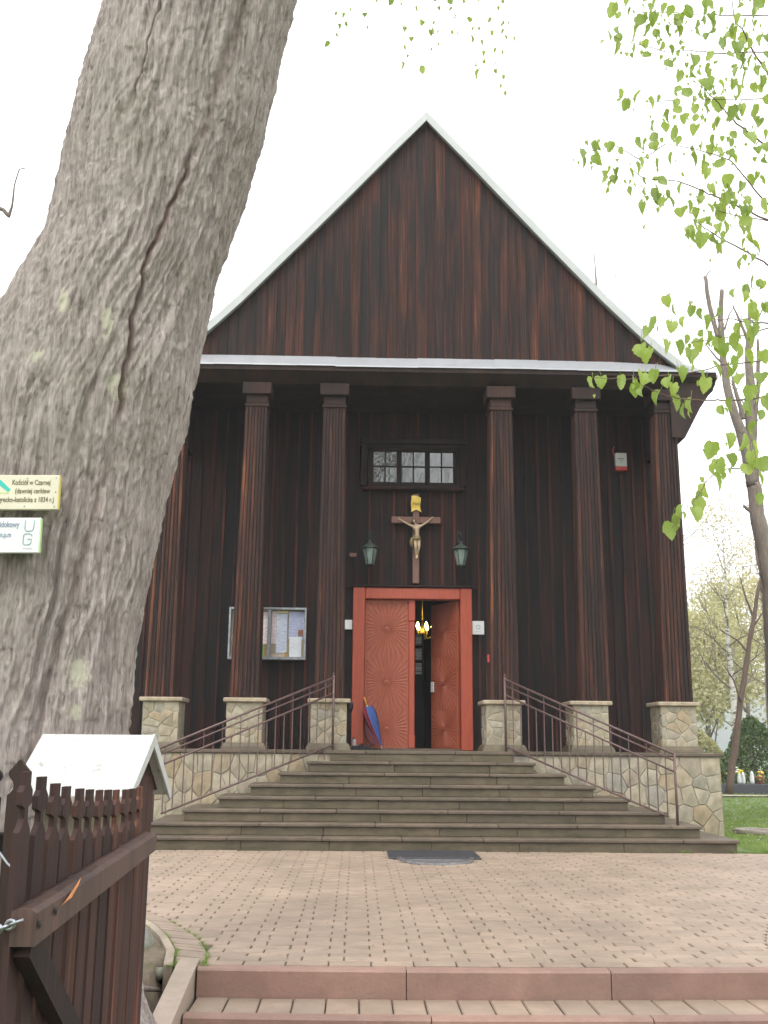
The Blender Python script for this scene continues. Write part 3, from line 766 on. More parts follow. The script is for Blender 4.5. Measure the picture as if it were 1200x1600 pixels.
# window: outer frame, three casements of four panes each, sill
wf = cp(MB().bbox(.14,1.79,18.02,18.14,6.60,6.68,.006).bbox(.14,1.79,18.02,18.14,5.88,5.94,.006).bbox(.14,.20,18.022,18.138,5.941,6.599,.006).bbox(1.73,1.79,18.022,18.138,5.941,6.599,.006)
        .bbox(.02,1.91,17.96,18.02,6.685,6.78,.008).bbox(.02,.13,18.0,18.09,5.9,6.684,.008).bbox(1.80,1.91,18.0,18.09,5.9,6.684,.008), 'window_frame', MT['black'])
cp(MB().bbox(.06,1.87,17.93,18.1,5.82,5.875,.008), 'window_sill', MT['batten'])
cp(MB().box(.14,1.79,18.5,18.52,5.6,6.9), 'curtain', MT['interior'])  # plain dark sheet behind the panes
for c in range(3):
    a_ = .20+c*.51; b_ = a_+.51
    MB().bbox(a_+.004,a_+.045,18.05,18.10,5.945,6.595,.004).bbox(b_-.045,b_-.004,18.05,18.10,5.945,6.595,.004).bbox(a_+.046,b_-.046,18.05,18.10,5.945,5.985,.004).bbox(a_+.046,b_-.046,18.05,18.10,6.555,6.595,.004)\
        .bbox(a_+.244,a_+.266,18.055,18.085,5.986,6.554,.003).bbox(a_+.046,b_-.046,18.056,18.084,6.27,6.29,.003).build('casement', MT['black'], wf)
    for u in range(2):
        for v in range(2):
            p = MB().box(a_+.046+u*.22,a_+.244+u*.22+ (0),18.078,18.082,5.986+v*.30,6.27+v*.285).build('pane', MT['glass'], wf)
            recentre(p); p.rotation_euler = (rnd.uniform(-.02,.02), 0, rnd.uniform(-.02,.02))

# ------------------------------------------------------------------ stone steps
st = empty('stone_stairs', (1.04, 15.2, 0), label='broad flight of mossy dark stone steps narrowing up to the church door', cat='stairs')
hwL = [4.15,3.83,3.43,2.99,2.58,2.18,1.78]; hwR = [4.10,3.70,3.31,2.87,2.45,2.08,1.68]; SX = 1.04
for k in range(7):
    Y0 = 14.3+.28*k; z = .16*(k+1); a_, b_ = SX-hwL[k], SX+hwR[k]
    # risers: lengths of stone
    x = a_+.03
    while x < b_-.05:
        w = min(rnd.uniform(.9, 1.6), b_-.03-x); w = b_-.03-x if b_-.03-x-w < .35 else w
        put(MB().bbox(x+.002, x+w-.002, Y0+.035+rnd.uniform(-.004,.004), Y0+.25, z-.16+(-.03 if k == 0 else .002), z-.047, .005), 'riser', MT['riser'], st); x += w
    put(MB().box(a_+.035, b_-.035, Y0+.251, PY-.03, z-.16+(-.03 if k == 0 else .001), z-.048), 'step_core', MT['riser'], st)
    x = a_
    while x < b_-.02:
        w = min(rnd.uniform(1.0, 1.7), b_-x); w = b_-x if b_-x-w < .4 else w
        put(MB().bbox(x+.002, x+w-.002, Y0+rnd.uniform(-.003,.003), Y0+.33, z-.045, z+rnd.uniform(-.002,.002), .009), 'tread', MT['tread'], st); x += w
    if PY-.05 > Y0+.34:
        for e0, e1 in ((a_, a_+.45), (b_-.45, b_)): put(MB().bbox(e0, e1, Y0+.332, PY-.03, z-.045, z-.001, .008), 'tread', MT['tread'], st)
x = SX-1.43
for w in (.7,.75,.72,.63): put(MB().bbox(x, x+w-.003, PY-.028, PY+.0, 1.121, 1.226, .004), 'riser', MT['riser'], st); x += w

# ------------------------------------------------------------------ hand rails
def railing(name, top, bot, label):
    r = empty(name, bot, label=label, cat='railing', group='brown iron stair railings'); o = Vector(bot)
    T, B = Vector(top)-o, Vector((0,0,0))
    MB().tube([T+Vector((0,0,-.02)), T+Vector((0,0,1.14))], .019, 8).lathe([(0,.0),(.02,.01),(.016,.03),(0,.045)], T+Vector((0,0,1.14)), 8).build('newel_post', MT['iron'], r)
    MB().tube([B+Vector((0,0,-.02)), B+Vector((0,0,.97))], .019, 8).build('newel_post', MT['iron'], r)
    for ht, hb, w in ((1.10,.95,.030), (1.00,.86,.022), (.86,.71,.026)):
        MB().tube([T+Vector((0,0,ht)), T.lerp(B,.5)+Vector((0,0,(ht+hb)/2+rnd.uniform(-.004,.004))), B+Vector((0,0,hb))], w*.55, 8).build('rail', MT['iron'], r)
    # bottom rail stops a little short of the lower post
    MB().tube([T+Vector((0,0,.075)), T.lerp(B,.955)+Vector((0,0,.06))], .015, 8).build('rail', MT['iron'], r)
    n = 20
    for i in range(1, n):
        t = i/n; p = T.lerp(B, t); low_ = .0 if i in (1,) else .07
        if i == 1: low_ = -.10
        tall = .10*(0) + (.86*(1-t)+.71*t)
        MB().bar(p+Vector((0,0,low_)), p+Vector((0,0,tall)), .015, .015).build('baluster', MT['iron'], r)
        if i % 2: MB().bar(p+Vector((0,0,tall+.012)), p+Vector((0,0,1.10*(1-t)+.95*t-.012)), .012, .012).build('spacer', MT['iron'], r)
railing('stair_railing', (-.36,16.3,1.28), (-2.76,14.70,.32), 'brown iron railing rising along the left end of the church steps')
railing('stair_railing', (2.31,16.3,1.28), (4.44,14.72,.32), 'brown iron railing rising along the right end of the church steps')

# ------------------------------------------------------------------ text
def text_mesh(body, size, mat, depth=.0008, align='LEFT', sx=1.0, outline=0):
    cu = bpy.data.curves.new('text', 'FONT'); cu.body = body; cu.size = size; cu.align_x = align; cu.extrude = depth; cu.offset = size*.012
    if outline: cu.fill_mode = 'NONE'; cu.extrude = 0; cu.bevel_depth = outline; cu.bevel_resolution = 0
    o = bpy.data.objects.new('text', cu); COL.objects.link(o)
    bpy.context.view_layer.update()
    me = bpy.data.meshes.new_from_object(o.evaluated_get(bpy.context.evaluated_depsgraph_get()))
    bpy.data.objects.remove(o); me.materials.clear(); me.materials.append(mat)
    me.transform(Matrix.Diagonal((sx, 1, 1, 1))); me.transform(Matrix.Rotation(PI/2, 4, 'X')); return me

# ------------------------------------------------------------------ things fixed to the church front
def lantern(X, label):
    r = empty('wall_lantern', (X, 17.76, 4.40), label=label, cat='lantern', group='green lanterns above the door')
    n = 6; g_ = MB(); f = MB()
    def ring(rr, z): return [(rr*math.cos(2*PI*k/n), rr*math.sin(2*PI*k/n), z) for k in range(n)]
    b, t = ring(.070, .03), ring(.125, .30)
    for k in range(n): g_.add([b[k], b[(k+1) % n], t[(k+1) % n], t[k]], [(0,1,2,3)])
    for k in range(n): f.tube([b[k], t[k]], .008, 5)
    f.lathe([(0,0),(.05,0),(.078,.02),(.078,.035),(.0,.035)], n=6, smooth=False)
    f.lathe([(.0,.295),(.135,.295),(.165,.315),(.16,.328),(.10,.365),(.04,.40),(.025,.43),(.03,.45),(0,.47)], n=6, smooth=False)
    f.build('lantern_frame', MT['verdigris'], r); g_.build('lantern_glass', MT['lampglass'], r)
    MB().tube([(0,.0,.47),(0,.0,.56),(0,.04,.61),(0,.12,.63),(0,.24,.62),(0,.325,.60)], .011, 6).box(-.03,.03,.315,.335,.50,.70).build('bracket', MT['blackmetal'], r)
lantern(.195, 'green metal lantern left of the crucifix above the red door')
lantern(1.785, 'green metal lantern right of the crucifix above the red door')

cr = empty('crucifix', (1.01, 17.99, 4.14), label='wooden crucifix with pale carved figure hanging between the two lanterns', cat='crucifix')
MB().bbox(-.058,.058,-.025,.03,0,1.09,.006).build('upright_beam', MT['crosswood'], cr)
MB().bbox(-.435,.435,-.032,-.0255,1.08,1.085,.001).build('x', MT['crosswood'], cr) if False else None
MB().bbox(-.435,-.0585,-.03,.025,1.075,1.19,.006).bbox(.0585,.435,-.03,.025,1.075,1.19,.006).box(-.0583,.0583,-.031,-.0255,1.075,1.19).build('cross_beam', MT['crosswood'], cr)
# beam heights: the upright carries on above the arms to the scroll
MB().bbox(-.055,.055,-.022,.03,1.0905,1.61,.006).build('upright_beam', MT['crosswood'], cr)
sc_ = MB(); V = []; F = []
for i in range(9):
    u = i/8; z = 1.27+.30*u; d = -.055+.018*math.sin(u*PI*2)
    wl, wr = -.088+.006*math.sin(u*9), .078+.006*math.cos(u*8)
    if i == 0: wl, wr = -.09, .10
    V += [(wl, d, z), (0, d-.012, z+(.045 if i == 0 else 0)), (wr, d, z-(.035 if i == 8 else 0))]
for i in range(8):
    for k in range(2): F.append((i*3+k, i*3+k+1, i*3+k+4, i*3+k+3))
V2 = [(p[0], p[1]+.012, p[2]) for p in V]; m_ = len(V)
sc_.add(V+V2, F+[tuple(m_+q for q in reversed(f)) for f in F]+[(i*3, i*3+3, m_+i*3+3, m_+i*3) for i in range(8)]+[(i*3+2, m_+i*3+2, m_+i*3+5, i*3+5) for i in range(8)]+[(24,25,m_+25,m_+24),(25,26,m_+26,m_+25),(1,0,m_,m_+1),(2,1,m_+1,m_+2)])
so_ = sc_.build('scroll', MT['yellow'], cr)
t_ = link('lettering', text_mesh('INRI', .06, MT['ink_brown'], .002, 'CENTER'), so_, (0, -.066, 1.40))

def skin_body(name, verts, edges, radii, root, mat, parent, sub=2):
    me = bpy.data.meshes.new(name); me.from_pydata(verts, edges, []); o = bpy.data.objects.new(name, me); COL.objects.link(o)
    md = o.modifiers.new('s', 'SKIN'); md.branch_smoothing = .6
    for i, r in enumerate(radii):
        sv2 = me.skin_vertices[0].data[i]; r = r if hasattr(r, '__len__') else (r, r); sv2.radius = r; sv2.use_root = (i == root)
    ms = o.modifiers.new('u', 'SUBSURF'); ms.levels = sub; ms.render_levels = sub
    bpy.context.view_layer.update()
    me2 = bpy.data.meshes.new_from_object(o.evaluated_get(bpy.context.evaluated_depsgraph_get()))
    bpy.data.objects.remove(o); me2.materials.clear(); me2.materials.append(mat)
    for p in me2.polygons: p.use_smooth = True
    return link(name, me2, parent)
# the carved figure: arms raised in a V to the beam ends, head sunk to its right, knees together, hips swung
J = {'pelvis':(.012,-.085,.78),'waist':(.02,-.09,.85),'chest':(.015,-.095,.94),'upchest':(.008,-.095,1.005),'neck':(-.012,-.098,1.045),'jaw':(-.035,-.112,1.055),'head':(-.045,-.115,1.09),'crown':(-.046,-.108,1.125),
     'shL':(-.062,-.088,1.005),'elL':(-.165,-.07,1.055),'wrL':(-.262,-.045,1.12),'haL':(-.292,-.042,1.135),
     'shR':(.078,-.088,1.01),'elR':(.165,-.07,1.065),'wrR':(.252,-.045,1.145),'haR':(.282,-.042,1.165),
     'hipL':(-.022,-.088,.765),'knL':(-.012,-.15,.615),'anL':(.0,-.085,.475),'ftL':(.004,-.105,.435),'toL':(.006,-.13,.415),
     'hipR':(.048,-.088,.765),'knR':(.048,-.14,.62),'anR':(.022,-.08,.49),'ftR':(.016,-.092,.45),'toR':(.016,-.118,.432)}
R = {'pelvis':(.055,.04),'waist':(.043,.034),'chest':(.058,.042),'upchest':(.062,.04),'neck':.021,'jaw':.026,'head':.037,'crown':.026,
     'shL':.026,'elL':.018,'wrL':.012,'haL':.014,'shR':.026,'elR':.018,'wrR':.012,'haR':.014,'hipL':.038,'knL':.025,'anL':.015,'ftL':.017,'toL':.013,'hipR':.038,'knR':.025,'anR':.015,'ftR':.017,'toR':.013}
E_ = [('pelvis','waist'),('waist','chest'),('chest','upchest'),('upchest','neck'),('neck','jaw'),('jaw','head'),('head','crown'),('upchest','shL'),('shL','elL'),('elL','wrL'),('wrL','haL'),('upchest','shR'),('shR','elR'),('elR','wrR'),('wrR','haR'),
      ('pelvis','hipL'),('hipL','knL'),('knL','anL'),('anL','ftL'),('ftL','toL'),('pelvis','hipR'),('hipR','knR'),('knR','anR'),('anR','ftR'),('ftR','toR')]
K = list(J); body = skin_body('figure', [J[k] for k in K], [(K.index(a), K.index(b)) for a, b in E_], [R[k] for k in K], 0, MT['corpus'], cr)
for s in (-1, 1):                                          # fingers fanned on the nails
    h = Vector(J['haL'] if s < 0 else J['haR'])
    for k, a in enumerate((-35,-12,8,28,60)):
        d = Vector((s*math.cos(rad(a+30)), 0, math.sin(rad(a+30))))
        MB().tube([h+d*.008, h+d*.024+Vector((0,-.003,0)), h+d*(.036 if k else .026)+Vector((0,-.010,0))], [.0042,.0036,.0024], 5).build('finger', MT['corpus'], body)
# hair, beard, face
hd = Vector(J['head'])
MB().lathe([(.0,.052),(.024,.046),(.037,.028),(.043,.004),(.042,-.02),(.034,-.045),(.02,-.06),(.0,-.066)], (hd.x+.002, hd.y+.016, hd.z), 12).build('hair', MT['hair'], body)
MB().lathe([(.0,-.012),(.016,-.018),(.019,-.032),(.010,-.05),(.0,-.058)], (hd.x, hd.y-.020, hd.z-.012), 8).build('beard', MT['hair'], body)
MB().lathe([(0,.012),(.005,.0),(.008,-.012),(0,-.016)], (hd.x, hd.y-.037, hd.z-.002), 6).box(hd.x-.02,hd.x-.008,hd.y-.037,hd.y-.03,hd.z+.004,hd.z+.008).box(hd.x+.008,hd.x+.02,hd.y-.037,hd.y-.03,hd.z+.004,hd.z+.008).build('face', MT['corpus'], body)
lc = MB()
lc.lathe([(.058,.835),(.066,.80),(.072,.76),(.070,.72),(.058,.69)], (.012,-.086,0), 14, sy=.75)
lc.tube([(-.045,-.10,.80),(-.075,-.105,.775),(-.088,-.10,.72),(-.085,-.095,.665),(-.07,-.09,.63)], [.018,.028,.030,.022,.008], 7)
lc.tube([(.07,-.12,.80),(.03,-.155,.775),(-.02,-.15,.77),(-.06,-.115,.785)], [.012,.018,.018,.012], 6)
lc.build('loincloth', MT['cloth'], body)

nb = empty('notice_board', (-1.56, 18.04, 2.78), label='glazed notice board full of papers hanging behind the second column from left', cat='notice board')
MB().bbox(-.67,-.635,-.11,.03,0,.90,.004).bbox(.635,.67,-.11,.03,0,.90,.004).bbox(-.634,.634,-.11,.03,0,.045,.004).bbox(-.634,.634,-.11,.03,.86,.90,.004).bbox(.008,.058,-.112,.03,.046,.859,.004).build('frame', MT['steel'], nb)
MB().box(-.634,.634,.0,.03,.045,.86).build('backing', mat_simple('pinboard', (.40,.33,.24), .8, .15, 12), nb)
def mat_print(name, base, ink, scale, amt=.5):
    m, t, b = new_mat(name); v = coords(t, (3, 1, 34)); f = noise_n(t, v, scale, 2); tc = N(t, 'ShaderNodeTexCoord')
    t.links.new(ramp(t, f, [(.45, base), (.62, tuple(base[i]*(1-amt)+ink[i]*amt for i in range(3)))]), b.inputs['Base Color']); b.inputs['Roughness'].default_value = .6; return m
P_ = [(-.60,-.42,.44,.83,(.8,.79,.76),(.1,.1,.1)),(-.40,-.22,.30,.80,(.62,.68,.78),(.1,.1,.3)),(-.20,-.005,.28,.83,(.80,.77,.75),(.6,.1,.08)),(-.20,-.06,.055,.26,(.08,.34,.07),(.3,.5,.1)),(-.05,.004,.055,.26,(.36,.22,.10),(.2,.1,.05)),
      (.065,.145,.28,.84,(.80,.74,.74),(.7,.3,.3)),(.15,.335,.12,.80,(.68,.72,.80),(.3,.35,.6)),(.15,.35,.81,.85,(.8,.76,.42),(.6,.5,.2)),(.36,.625,.36,.84,(.52,.56,.72),(.2,.2,.5)),(.38,.59,.055,.40,(.82,.84,.88),(.6,.65,.7)),(.07,.30,.055,.11,(.62,.5,.38),(.4,.3,.2)),(.53,.61,.41,.52,(.42,.16,.06),(.12,.06,.04)),(.31,.36,.055,.14,(.50,.30,.08),(.3,.2,.1))]
for i, (a_, b_, c_, d_, base_, ink) in enumerate(P_):
    MB().box(a_, b_, -.006-.0015*i, -.004-.0015*i, c_, d_).build('paper', mat_print('print %s' % 'abcdefghijklmnop'[i], base_, ink, 3, .6), nb)
m, t, b = new_mat('board glazing'); b.inputs['Base Color'].default_value = (1,1,1,1); b.inputs['Transmission Weight'].default_value = 1; b.inputs['Roughness'].default_value = .0; b.inputs['IOR'].default_value = 1.01; MT['clear'] = m
MB().box(-.634,.007,-.10,-.098,.046,.859).build('glass_pane', MT['clear'], nb); MB().box(.059,.634,-.10,-.098,.046,.859).build('glass_pane', MT['clear'], nb)

o = MB().bbox(-.30,-.095,18.05,18.07,3.325,3.49,.004).build('plaque', MT['white']); recentre(o); tag(o, 'small blank white plate fixed left of the door frame', 'plate')
pq = empty('parish_plaque', (2.105,18.06,3.26), label='white square plate with green leafy emblem right of the door frame', cat='plate')
MB().bbox(-.105,.105,-.02,0,0,.235,.004).build('plate', MT['white'], pq)
em = MB(); 
for k in range(7):
    a = 2*PI*k/7; c0, c1 = (.0+.018*math.cos(a), .125+.018*math.sin(a)), (.046*math.cos(a+.35), .125+.05*math.sin(a+.35))
    nx_, nz_ = -math.sin(a)*.014, math.cos(a)*.014
    em.add([(c0[0],-.0215,c0[1]),((c0[0]+c1[0])/2+nx_,-.0215,(c0[1]+c1[1])/2+nz_),(c1[0],-.0215,c1[1]),((c0[0]+c1[0])/2-nx_,-.0215,(c0[1]+c1[1])/2-nz_)], [(0,1,2,3)])
em.build('emblem', mat_simple('green blue emblem print', (.22,.34,.30), .5, .5, 40), pq)
MB().box(-.05,.05,-.0215,-.021,.045,.055).build('lettering', MT['fadedink'], pq)
sn = empty('alarm_siren', (4.725,18.04,6.24), label='white alarm siren box with red base high behind the fifth column', cat='alarm')
MB().bbox(-.105,.105,-.09,0,.075,.33,.01).build('housing', MT['white'], sn); MB().bbox(-.105,.105,-.092,0,0,.073,.01).build('red_beacon', MT['redplastic'], sn)
MB().box(-.06,.06,-.0915,-.0905,.215,.225).box(-.045,.06,-.0915,-.0905,.19,.196).box(-.02,.02,-.0915,-.0905,.15,.158).build('lettering', MT['blackmetal'], sn)
MB().tube([(-.105,-.02,.25),(-.13,-.03,.40),(-.10,-.02,.46)], .012, 6).build('red_cable', MT['redplastic'], sn)
o = MB().bbox(2.085,2.115,16.60,16.65,2.67,2.79,.006).build('call_button', MT['redplastic']); recentre(o); tag(o, 'tiny red fitting on the left edge of the column right of the door', 'button')
cb = empty('junction_box', (-.10,18.05,4.60), label='small reddish junction box with thin cable running down to the door frame', cat='junction box')
MB().bbox(-.06,.06,-.05,0,0,.07,.006).build('box', MT['crosswood'], cb); MB().tube([(.03,-.02,0),(.035,-.02,-.25),(.035,-.02,-.50),(.06,-.03,-.515),(2.0,-.03,-.495)], .008, 5).build('cable', MT['batten'], cb)
bf = empty('black_lamp', (-.10,16.62,1.86), label='small black lamp clamped to the right side of the pedestal left of the door', cat='lamp')  # small black box-like fitting on the pedestal side
MB().lathe([(0,0),(.03,.01),(.045,.06),(.05,.12),(.035,.17),(.0,.19)], n=10).build('lamp_head', MT['blackmetal'], bf); MB().bar((-.07,0,.10),(0,0,.10),.03,.02).build('clamp', MT['blackmetal'], bf); MB().tube([(.0,0,.02),(.01,0,-.06),(-.01,0,-.12)], .012, 6).build('cord', MT['blackmetal'], bf)

# umbrella leaning handle up in the corner of the door frame
ub = empty('folded_umbrella', (.44,17.86,1.30), label='folded blue and crimson umbrella with orange handle leaning in the door corner', cat='umbrella')
top = Vector((-.315,.08,.86)); ax_ = top.normalized()
MB().tube([top*.80, top*.84], .010, 8).build('ferrule', MT['white'], ub)
MB().tube([top*.84, top*.92+Vector((0,0,.002)), top*1.0], [.014,.016,.013], 8).build('handle', MT['orange'], ub)
MB().tube([Vector((0,0,0)), top*.10], [.006,.008], 6).build('tip', MT['white'], ub)
sidev = Vector((math.cos(.2),-.5,.3)); sidev = (sidev-ax_*sidev.dot(ax_)).normalized(); s2 = ax_.cross(sidev)
def gore(name, a0, a1, mat, sag):
    m = MB(); V = []; n = 9; q = 6
    for i in range(n):
        u = i/(n-1); c = top*(.06+.74*u); rr = .012+.10*math.sin(min(1,u*1.25)*PI*.62)*(.4+.6*u)
        if u > .9: rr *= .7
        for k in range(q+1):
            a = a0+(a1-a0)*k/q; w = rr*(1+.25*math.sin(k*2.6+1)); p = c+(sidev*math.cos(a)+s2*math.sin(a))*w+Vector((0,0,-sag*math.sin(u*PI)*abs(math.sin((k/q)*PI))))
            V.append(p)
    m.add(V, [(i*(q+1)+k, i*(q+1)+k+1, (i+1)*(q+1)+k+1, (i+1)*(q+1)+k) for i in range(n-1) for k in range(q)], True); return m.build(name, mat, ub)
gore('canopy_panel', -1.45, .0, MT['bluecloth'], 0); gore('canopy_panel', .0, 1.9, MT['bluecloth'], 0)
gore('canopy_panel', -2.05, -1.45, MT['redcloth'], .01); gore('canopy_panel', -2.9, -2.05, MT['darkred'], .03); gore('canopy_panel', -4.4, -2.9, MT['darkred'], .05)
m = MB(); V = []
for i in range(8):
    u = i/7; c = top*(.12+.66*u); V += [c+Vector((-.01,-.035,0)), c+Vector((-.03-.085*math.sin(u*PI),-.03,-.03-.17*math.sin(u*PI)))]
m.add(V, [(2*i, 2*i+1, 2*i+3, 2*i+2) for i in range(7)], True); m.build('canopy_panel', MT['darkred'], ub)
MB().tube([top*.55+Vector((.075,-.05,.02)), top*.56+Vector((.09,-.06,-.03)), top*.50+Vector((.07,-.05,-.03))], .012, 6).build('closing_strap', MT['blackcloth'], ub)

bgm = MB(); V = []; F = []; n_, q = 26, 10                  # dark crumpled cloth bag
for i in range(n_):
    u = i/(n_-1)
    for k in range(q):
        a = PI*k/(q-1); h = (.055+.05*math.sin(u*9)**2)*math.sin(min(1,u*5)*PI/2)*math.sin(min(1,(1-u)*4)*PI/2)*(1+.3*mnoise.noise(Vector((u*9,k*.6,1))))
        V.append((u*.36, -.09*math.cos(a), h*math.sin(a)*1.1))
bgm.add(V, [(i*q+k, (i+1)*q+k, (i+1)*q+k+1, i*q+k+1) for i in range(n_-1) for k in range(q-1)], True)
bgr = empty('cloth_bag', (-.10,17.72,L0), label='crumpled black bag lying at the foot of the left door jamb', cat='bag')
bgm.build('bag_body', MT['blackcloth'], bgr)
MB().lathe([(0,.0),(.035,.01),(.04,.04),(.028,.07),(.035,.10),(.02,.13),(0,.135)], (.07,-.05,.05), 9).build('grey_lining', MT['greycloth'], bgr)
MB().tube([(.04,-.03,.15),(.06,-.05,.20),(.09,-.05,.17)], .014, 6).build('strap', MT['blackcloth'], bgr)

dm = empty('door_mat', (.99,13.25,.0), label='dark rubber mat with half round steel scraper at the foot of the steps', cat='mat')
MB().bbox(-.57,.57,.02,.95,.002,.022,.006).build('mat', MT['rubber'], dm)
m = MB(); arc = [(-.47*math.cos(PI*k/18), -.62*math.sin(PI*k/18)) for k in range(19)]
for k in range(18):
    (xa,ya),(xb2,yb) = arc[k], arc[k+1]
    m.add([(xa,ya,.003),(xb2,yb,.003),(xb2*.9,yb*.9,.003),(xa*.9,ya*.9,.003),(xa,ya,.03),(xb2,yb,.03),(xb2*.9,yb*.9,.034),(xa*.9,ya*.9,.034)], [(0,1,5,4),(4,5,6,7),(2,3,7,6)])
m.build('scraper_rim', MT['steel'], dm)
for y in (-.10,-.22,-.36,-.48):
    w = .42*math.sqrt(max(0,1-(y/.58)**2)); MB().bar((-w,y,.012),(w,y,.012),.03,.012).build('scraper_bar', MT['steel'], dm)

# ------------------------------------------------------------------ inside, seen through the gap of the door
cl = empty('chandelier', (1.50,24.0,3.9), label='brass chandelier with lit candle bulbs glimpsed through the open door', cat='chandelier')
MB().tube([(0,0,.1),(0,0,3.3)], .012, 6).build('chain', MT['brass'], cl); MB().lathe([(0,-.12),(.05,-.08),(.07,0),(.03,.1),(.02,.3),(0,.3)], n=10).build('stem', MT['brass'], cl)
for k in range(8):
    a = 2*PI*k/8+.3; x, y = .26*math.cos(a), .26*math.sin(a)
    MB().tube([(0,0,-.02),(x*.5,y*.5,-.12),(x*.9,y*.9,-.08),(x,y,0)], .010, 5).lathe([(0,0),(.03,.0),(.02,.03),(.012,.03),(.012,.08),(0,.08)], (x,y,0), 7).build('arm', MT['brass'], cl)
    MB().lathe([(0,.08),(.026,.10),(.042,.14),(.028,.20),(0,.25)], (x,y,0), 8).build('bulb', MT['bulb'], cl)
for k, (y_, lab) in enumerate([(1000,'topmost'),(1022,'middle'),(1045,'lowest')]):
    p = at(654, y_, 19.6); o = empty('framed_picture', p, label='%s of the three pale framed pictures seen inside the half open door' % lab, cat='picture', group='framed pictures inside the church')
    MB().bbox(-.075,.075,0,.03,-.125,.125,.006).build('frame', MT['black'], o); MB().box(-.058,.058,-.004,-.002,-.105,.105).build('print', mat_print('devotional print %s' % 'abc'[k], (.55,.53,.48), (.12,.11,.10), 1.2, .9), o)
p = at(654, 1022, 19.66); o = MB().bbox(p.x-.22,p.x+.10,19.64,19.70,1.29,3.43,.006).build('wooden_screen', MT['black']); recentre(o); tag(o, 'dark inner wooden post carrying the three framed pictures', 'post')

# ------------------------------------------------------------------ old linden on the left
trk = [(-1.75,.62,-.35),(-1.755,.60,.0),(-1.756,.545,.45),(-1.756,.522,.905),(-1.748,.515,1.387),(-1.718,.514,1.888),(-1.646,.536,2.589),(-1.555,.572,3.25),(-1.44,.535,3.84),(-1.324,.497,4.203),(-1.257,.522,4.534),(-1.193,.545,4.872),(-1.149,.556,5.175),(-1.027,.55,5.849),(-.90,.56,6.6),(-.75,.60,7.4),(-.62,.55,8.2)]
TY = 5.6
tz = np.array([p[2] for p in trk]); tx = np.array([p[0] for p in trk]); tr_ = np.array([p[1] for p in trk])
rng = np.random.RandomState(5)
def vnoise(u, v, pu, seed):                                # value noise, periodic in u with period pu
    r = np.random.RandomState(seed); G = r.rand(pu, 512)
    iu = np.floor(u).astype(int); iv = np.floor(v).astype(int); fu = u-iu; fv = v-iv
    fu = fu*fu*(3-2*fu); fv = fv*fv*(3-2*fv)
    a = G[iu % pu, iv % 512]; b = G[(iu+1) % pu, iv % 512]; c = G[iu % pu, (iv+1) % 512]; d = G[(iu+1) % pu, (iv+1) % 512]
    return (a*(1-fu)+b*fu)*(1-fv)+(c*(1-fu)+d*fu)*fv
NT, NZ = 560, 900
th = np.linspace(0, 2*np.pi, NT, endpoint=False); zz = np.linspace(-.35, 8.2, NZ)
TH, ZZ = np.meshgrid(th, zz)
cxs = np.interp(ZZ, tz, tx); rr_ = np.interp(ZZ, tz, tr_)
U = TH/(2*np.pi)
wr = (vnoise(U*6, ZZ*1.3, 6, 1)-.5)*.045 + (vnoise(U*14, ZZ*3, 14, 2)-.5)*.022 + .01*np.sin(ZZ*1.1)
Uw = (U+wr) % 1.0
def ridged(a): return 1-np.abs(2*a-1)
h = .50*ridged(vnoise(Uw*52, ZZ*1.1, 52, 3)) + .36*ridged(vnoise(Uw*104, ZZ*2.2, 104, 4)) + .16*vnoise(Uw*200, ZZ*9, 200, 5)
crk = vnoise(Uw*60, ZZ*9, 60, 6); h2 = ridged(vnoise(U*40, ZZ*14, 40, 8))
amp = .030+.020*vnoise(U*5, ZZ*.9, 5, 7)
lob = (vnoise(U*5, ZZ*.45+3, 5, 9)-.5)*.07+(vnoise(U*9, ZZ*1.1, 9, 10)-.5)*.035
disp = amp*(h-.5)*1.8 + lob*.45 - .007*(crk > .80)*(h2 > .55) + .012*(vnoise(U*260, ZZ*30, 260, 12)-.5) + .014*(ridged(vnoise(Uw*150, ZZ*4.2, 150, 21))-.5)
# angle: 0 = +x, front (towards the camera) = -pi/2
sf = np.cos(TH); front = np.sin(TH) < 0
def groove(zpts, spts, w):
    s = np.interp(ZZ, zpts, spts); s = s+.012*np.sin(ZZ*19)+.008*np.sin(ZZ*47+1)
    d = np.abs(sf-s)/w; fade = np.clip((ZZ-zpts[0])/.12, 0, 1)*np.clip((zpts[-1]-ZZ)/.15, 0, 1)
    return np.where(front, np.exp(-d**2), 0)*fade
g1 = groove([2.95,3.25,3.6,4.0,4.4,4.6], [.60,.57,.52,.50,.55,.58], .020)
g2 = groove([.9,1.5,2.2,2.9], [.30,.42,.55,.62], .035)
g3 = groove([4.5,5.0,5.6,6.2], [.58,.62,.72,.78], .045)
g4 = groove([4.75,5.1,5.5,5.85], [-.12,-.10,-.08,-.05], .008)
disp = disp - .040*g1 - .022*g2 - .02*g3 - .022*g4
root = np.exp(-(ZZ+.3)/.35)*(.18+.22*ridged(vnoise(U*6, ZZ*0, 6, 14)))
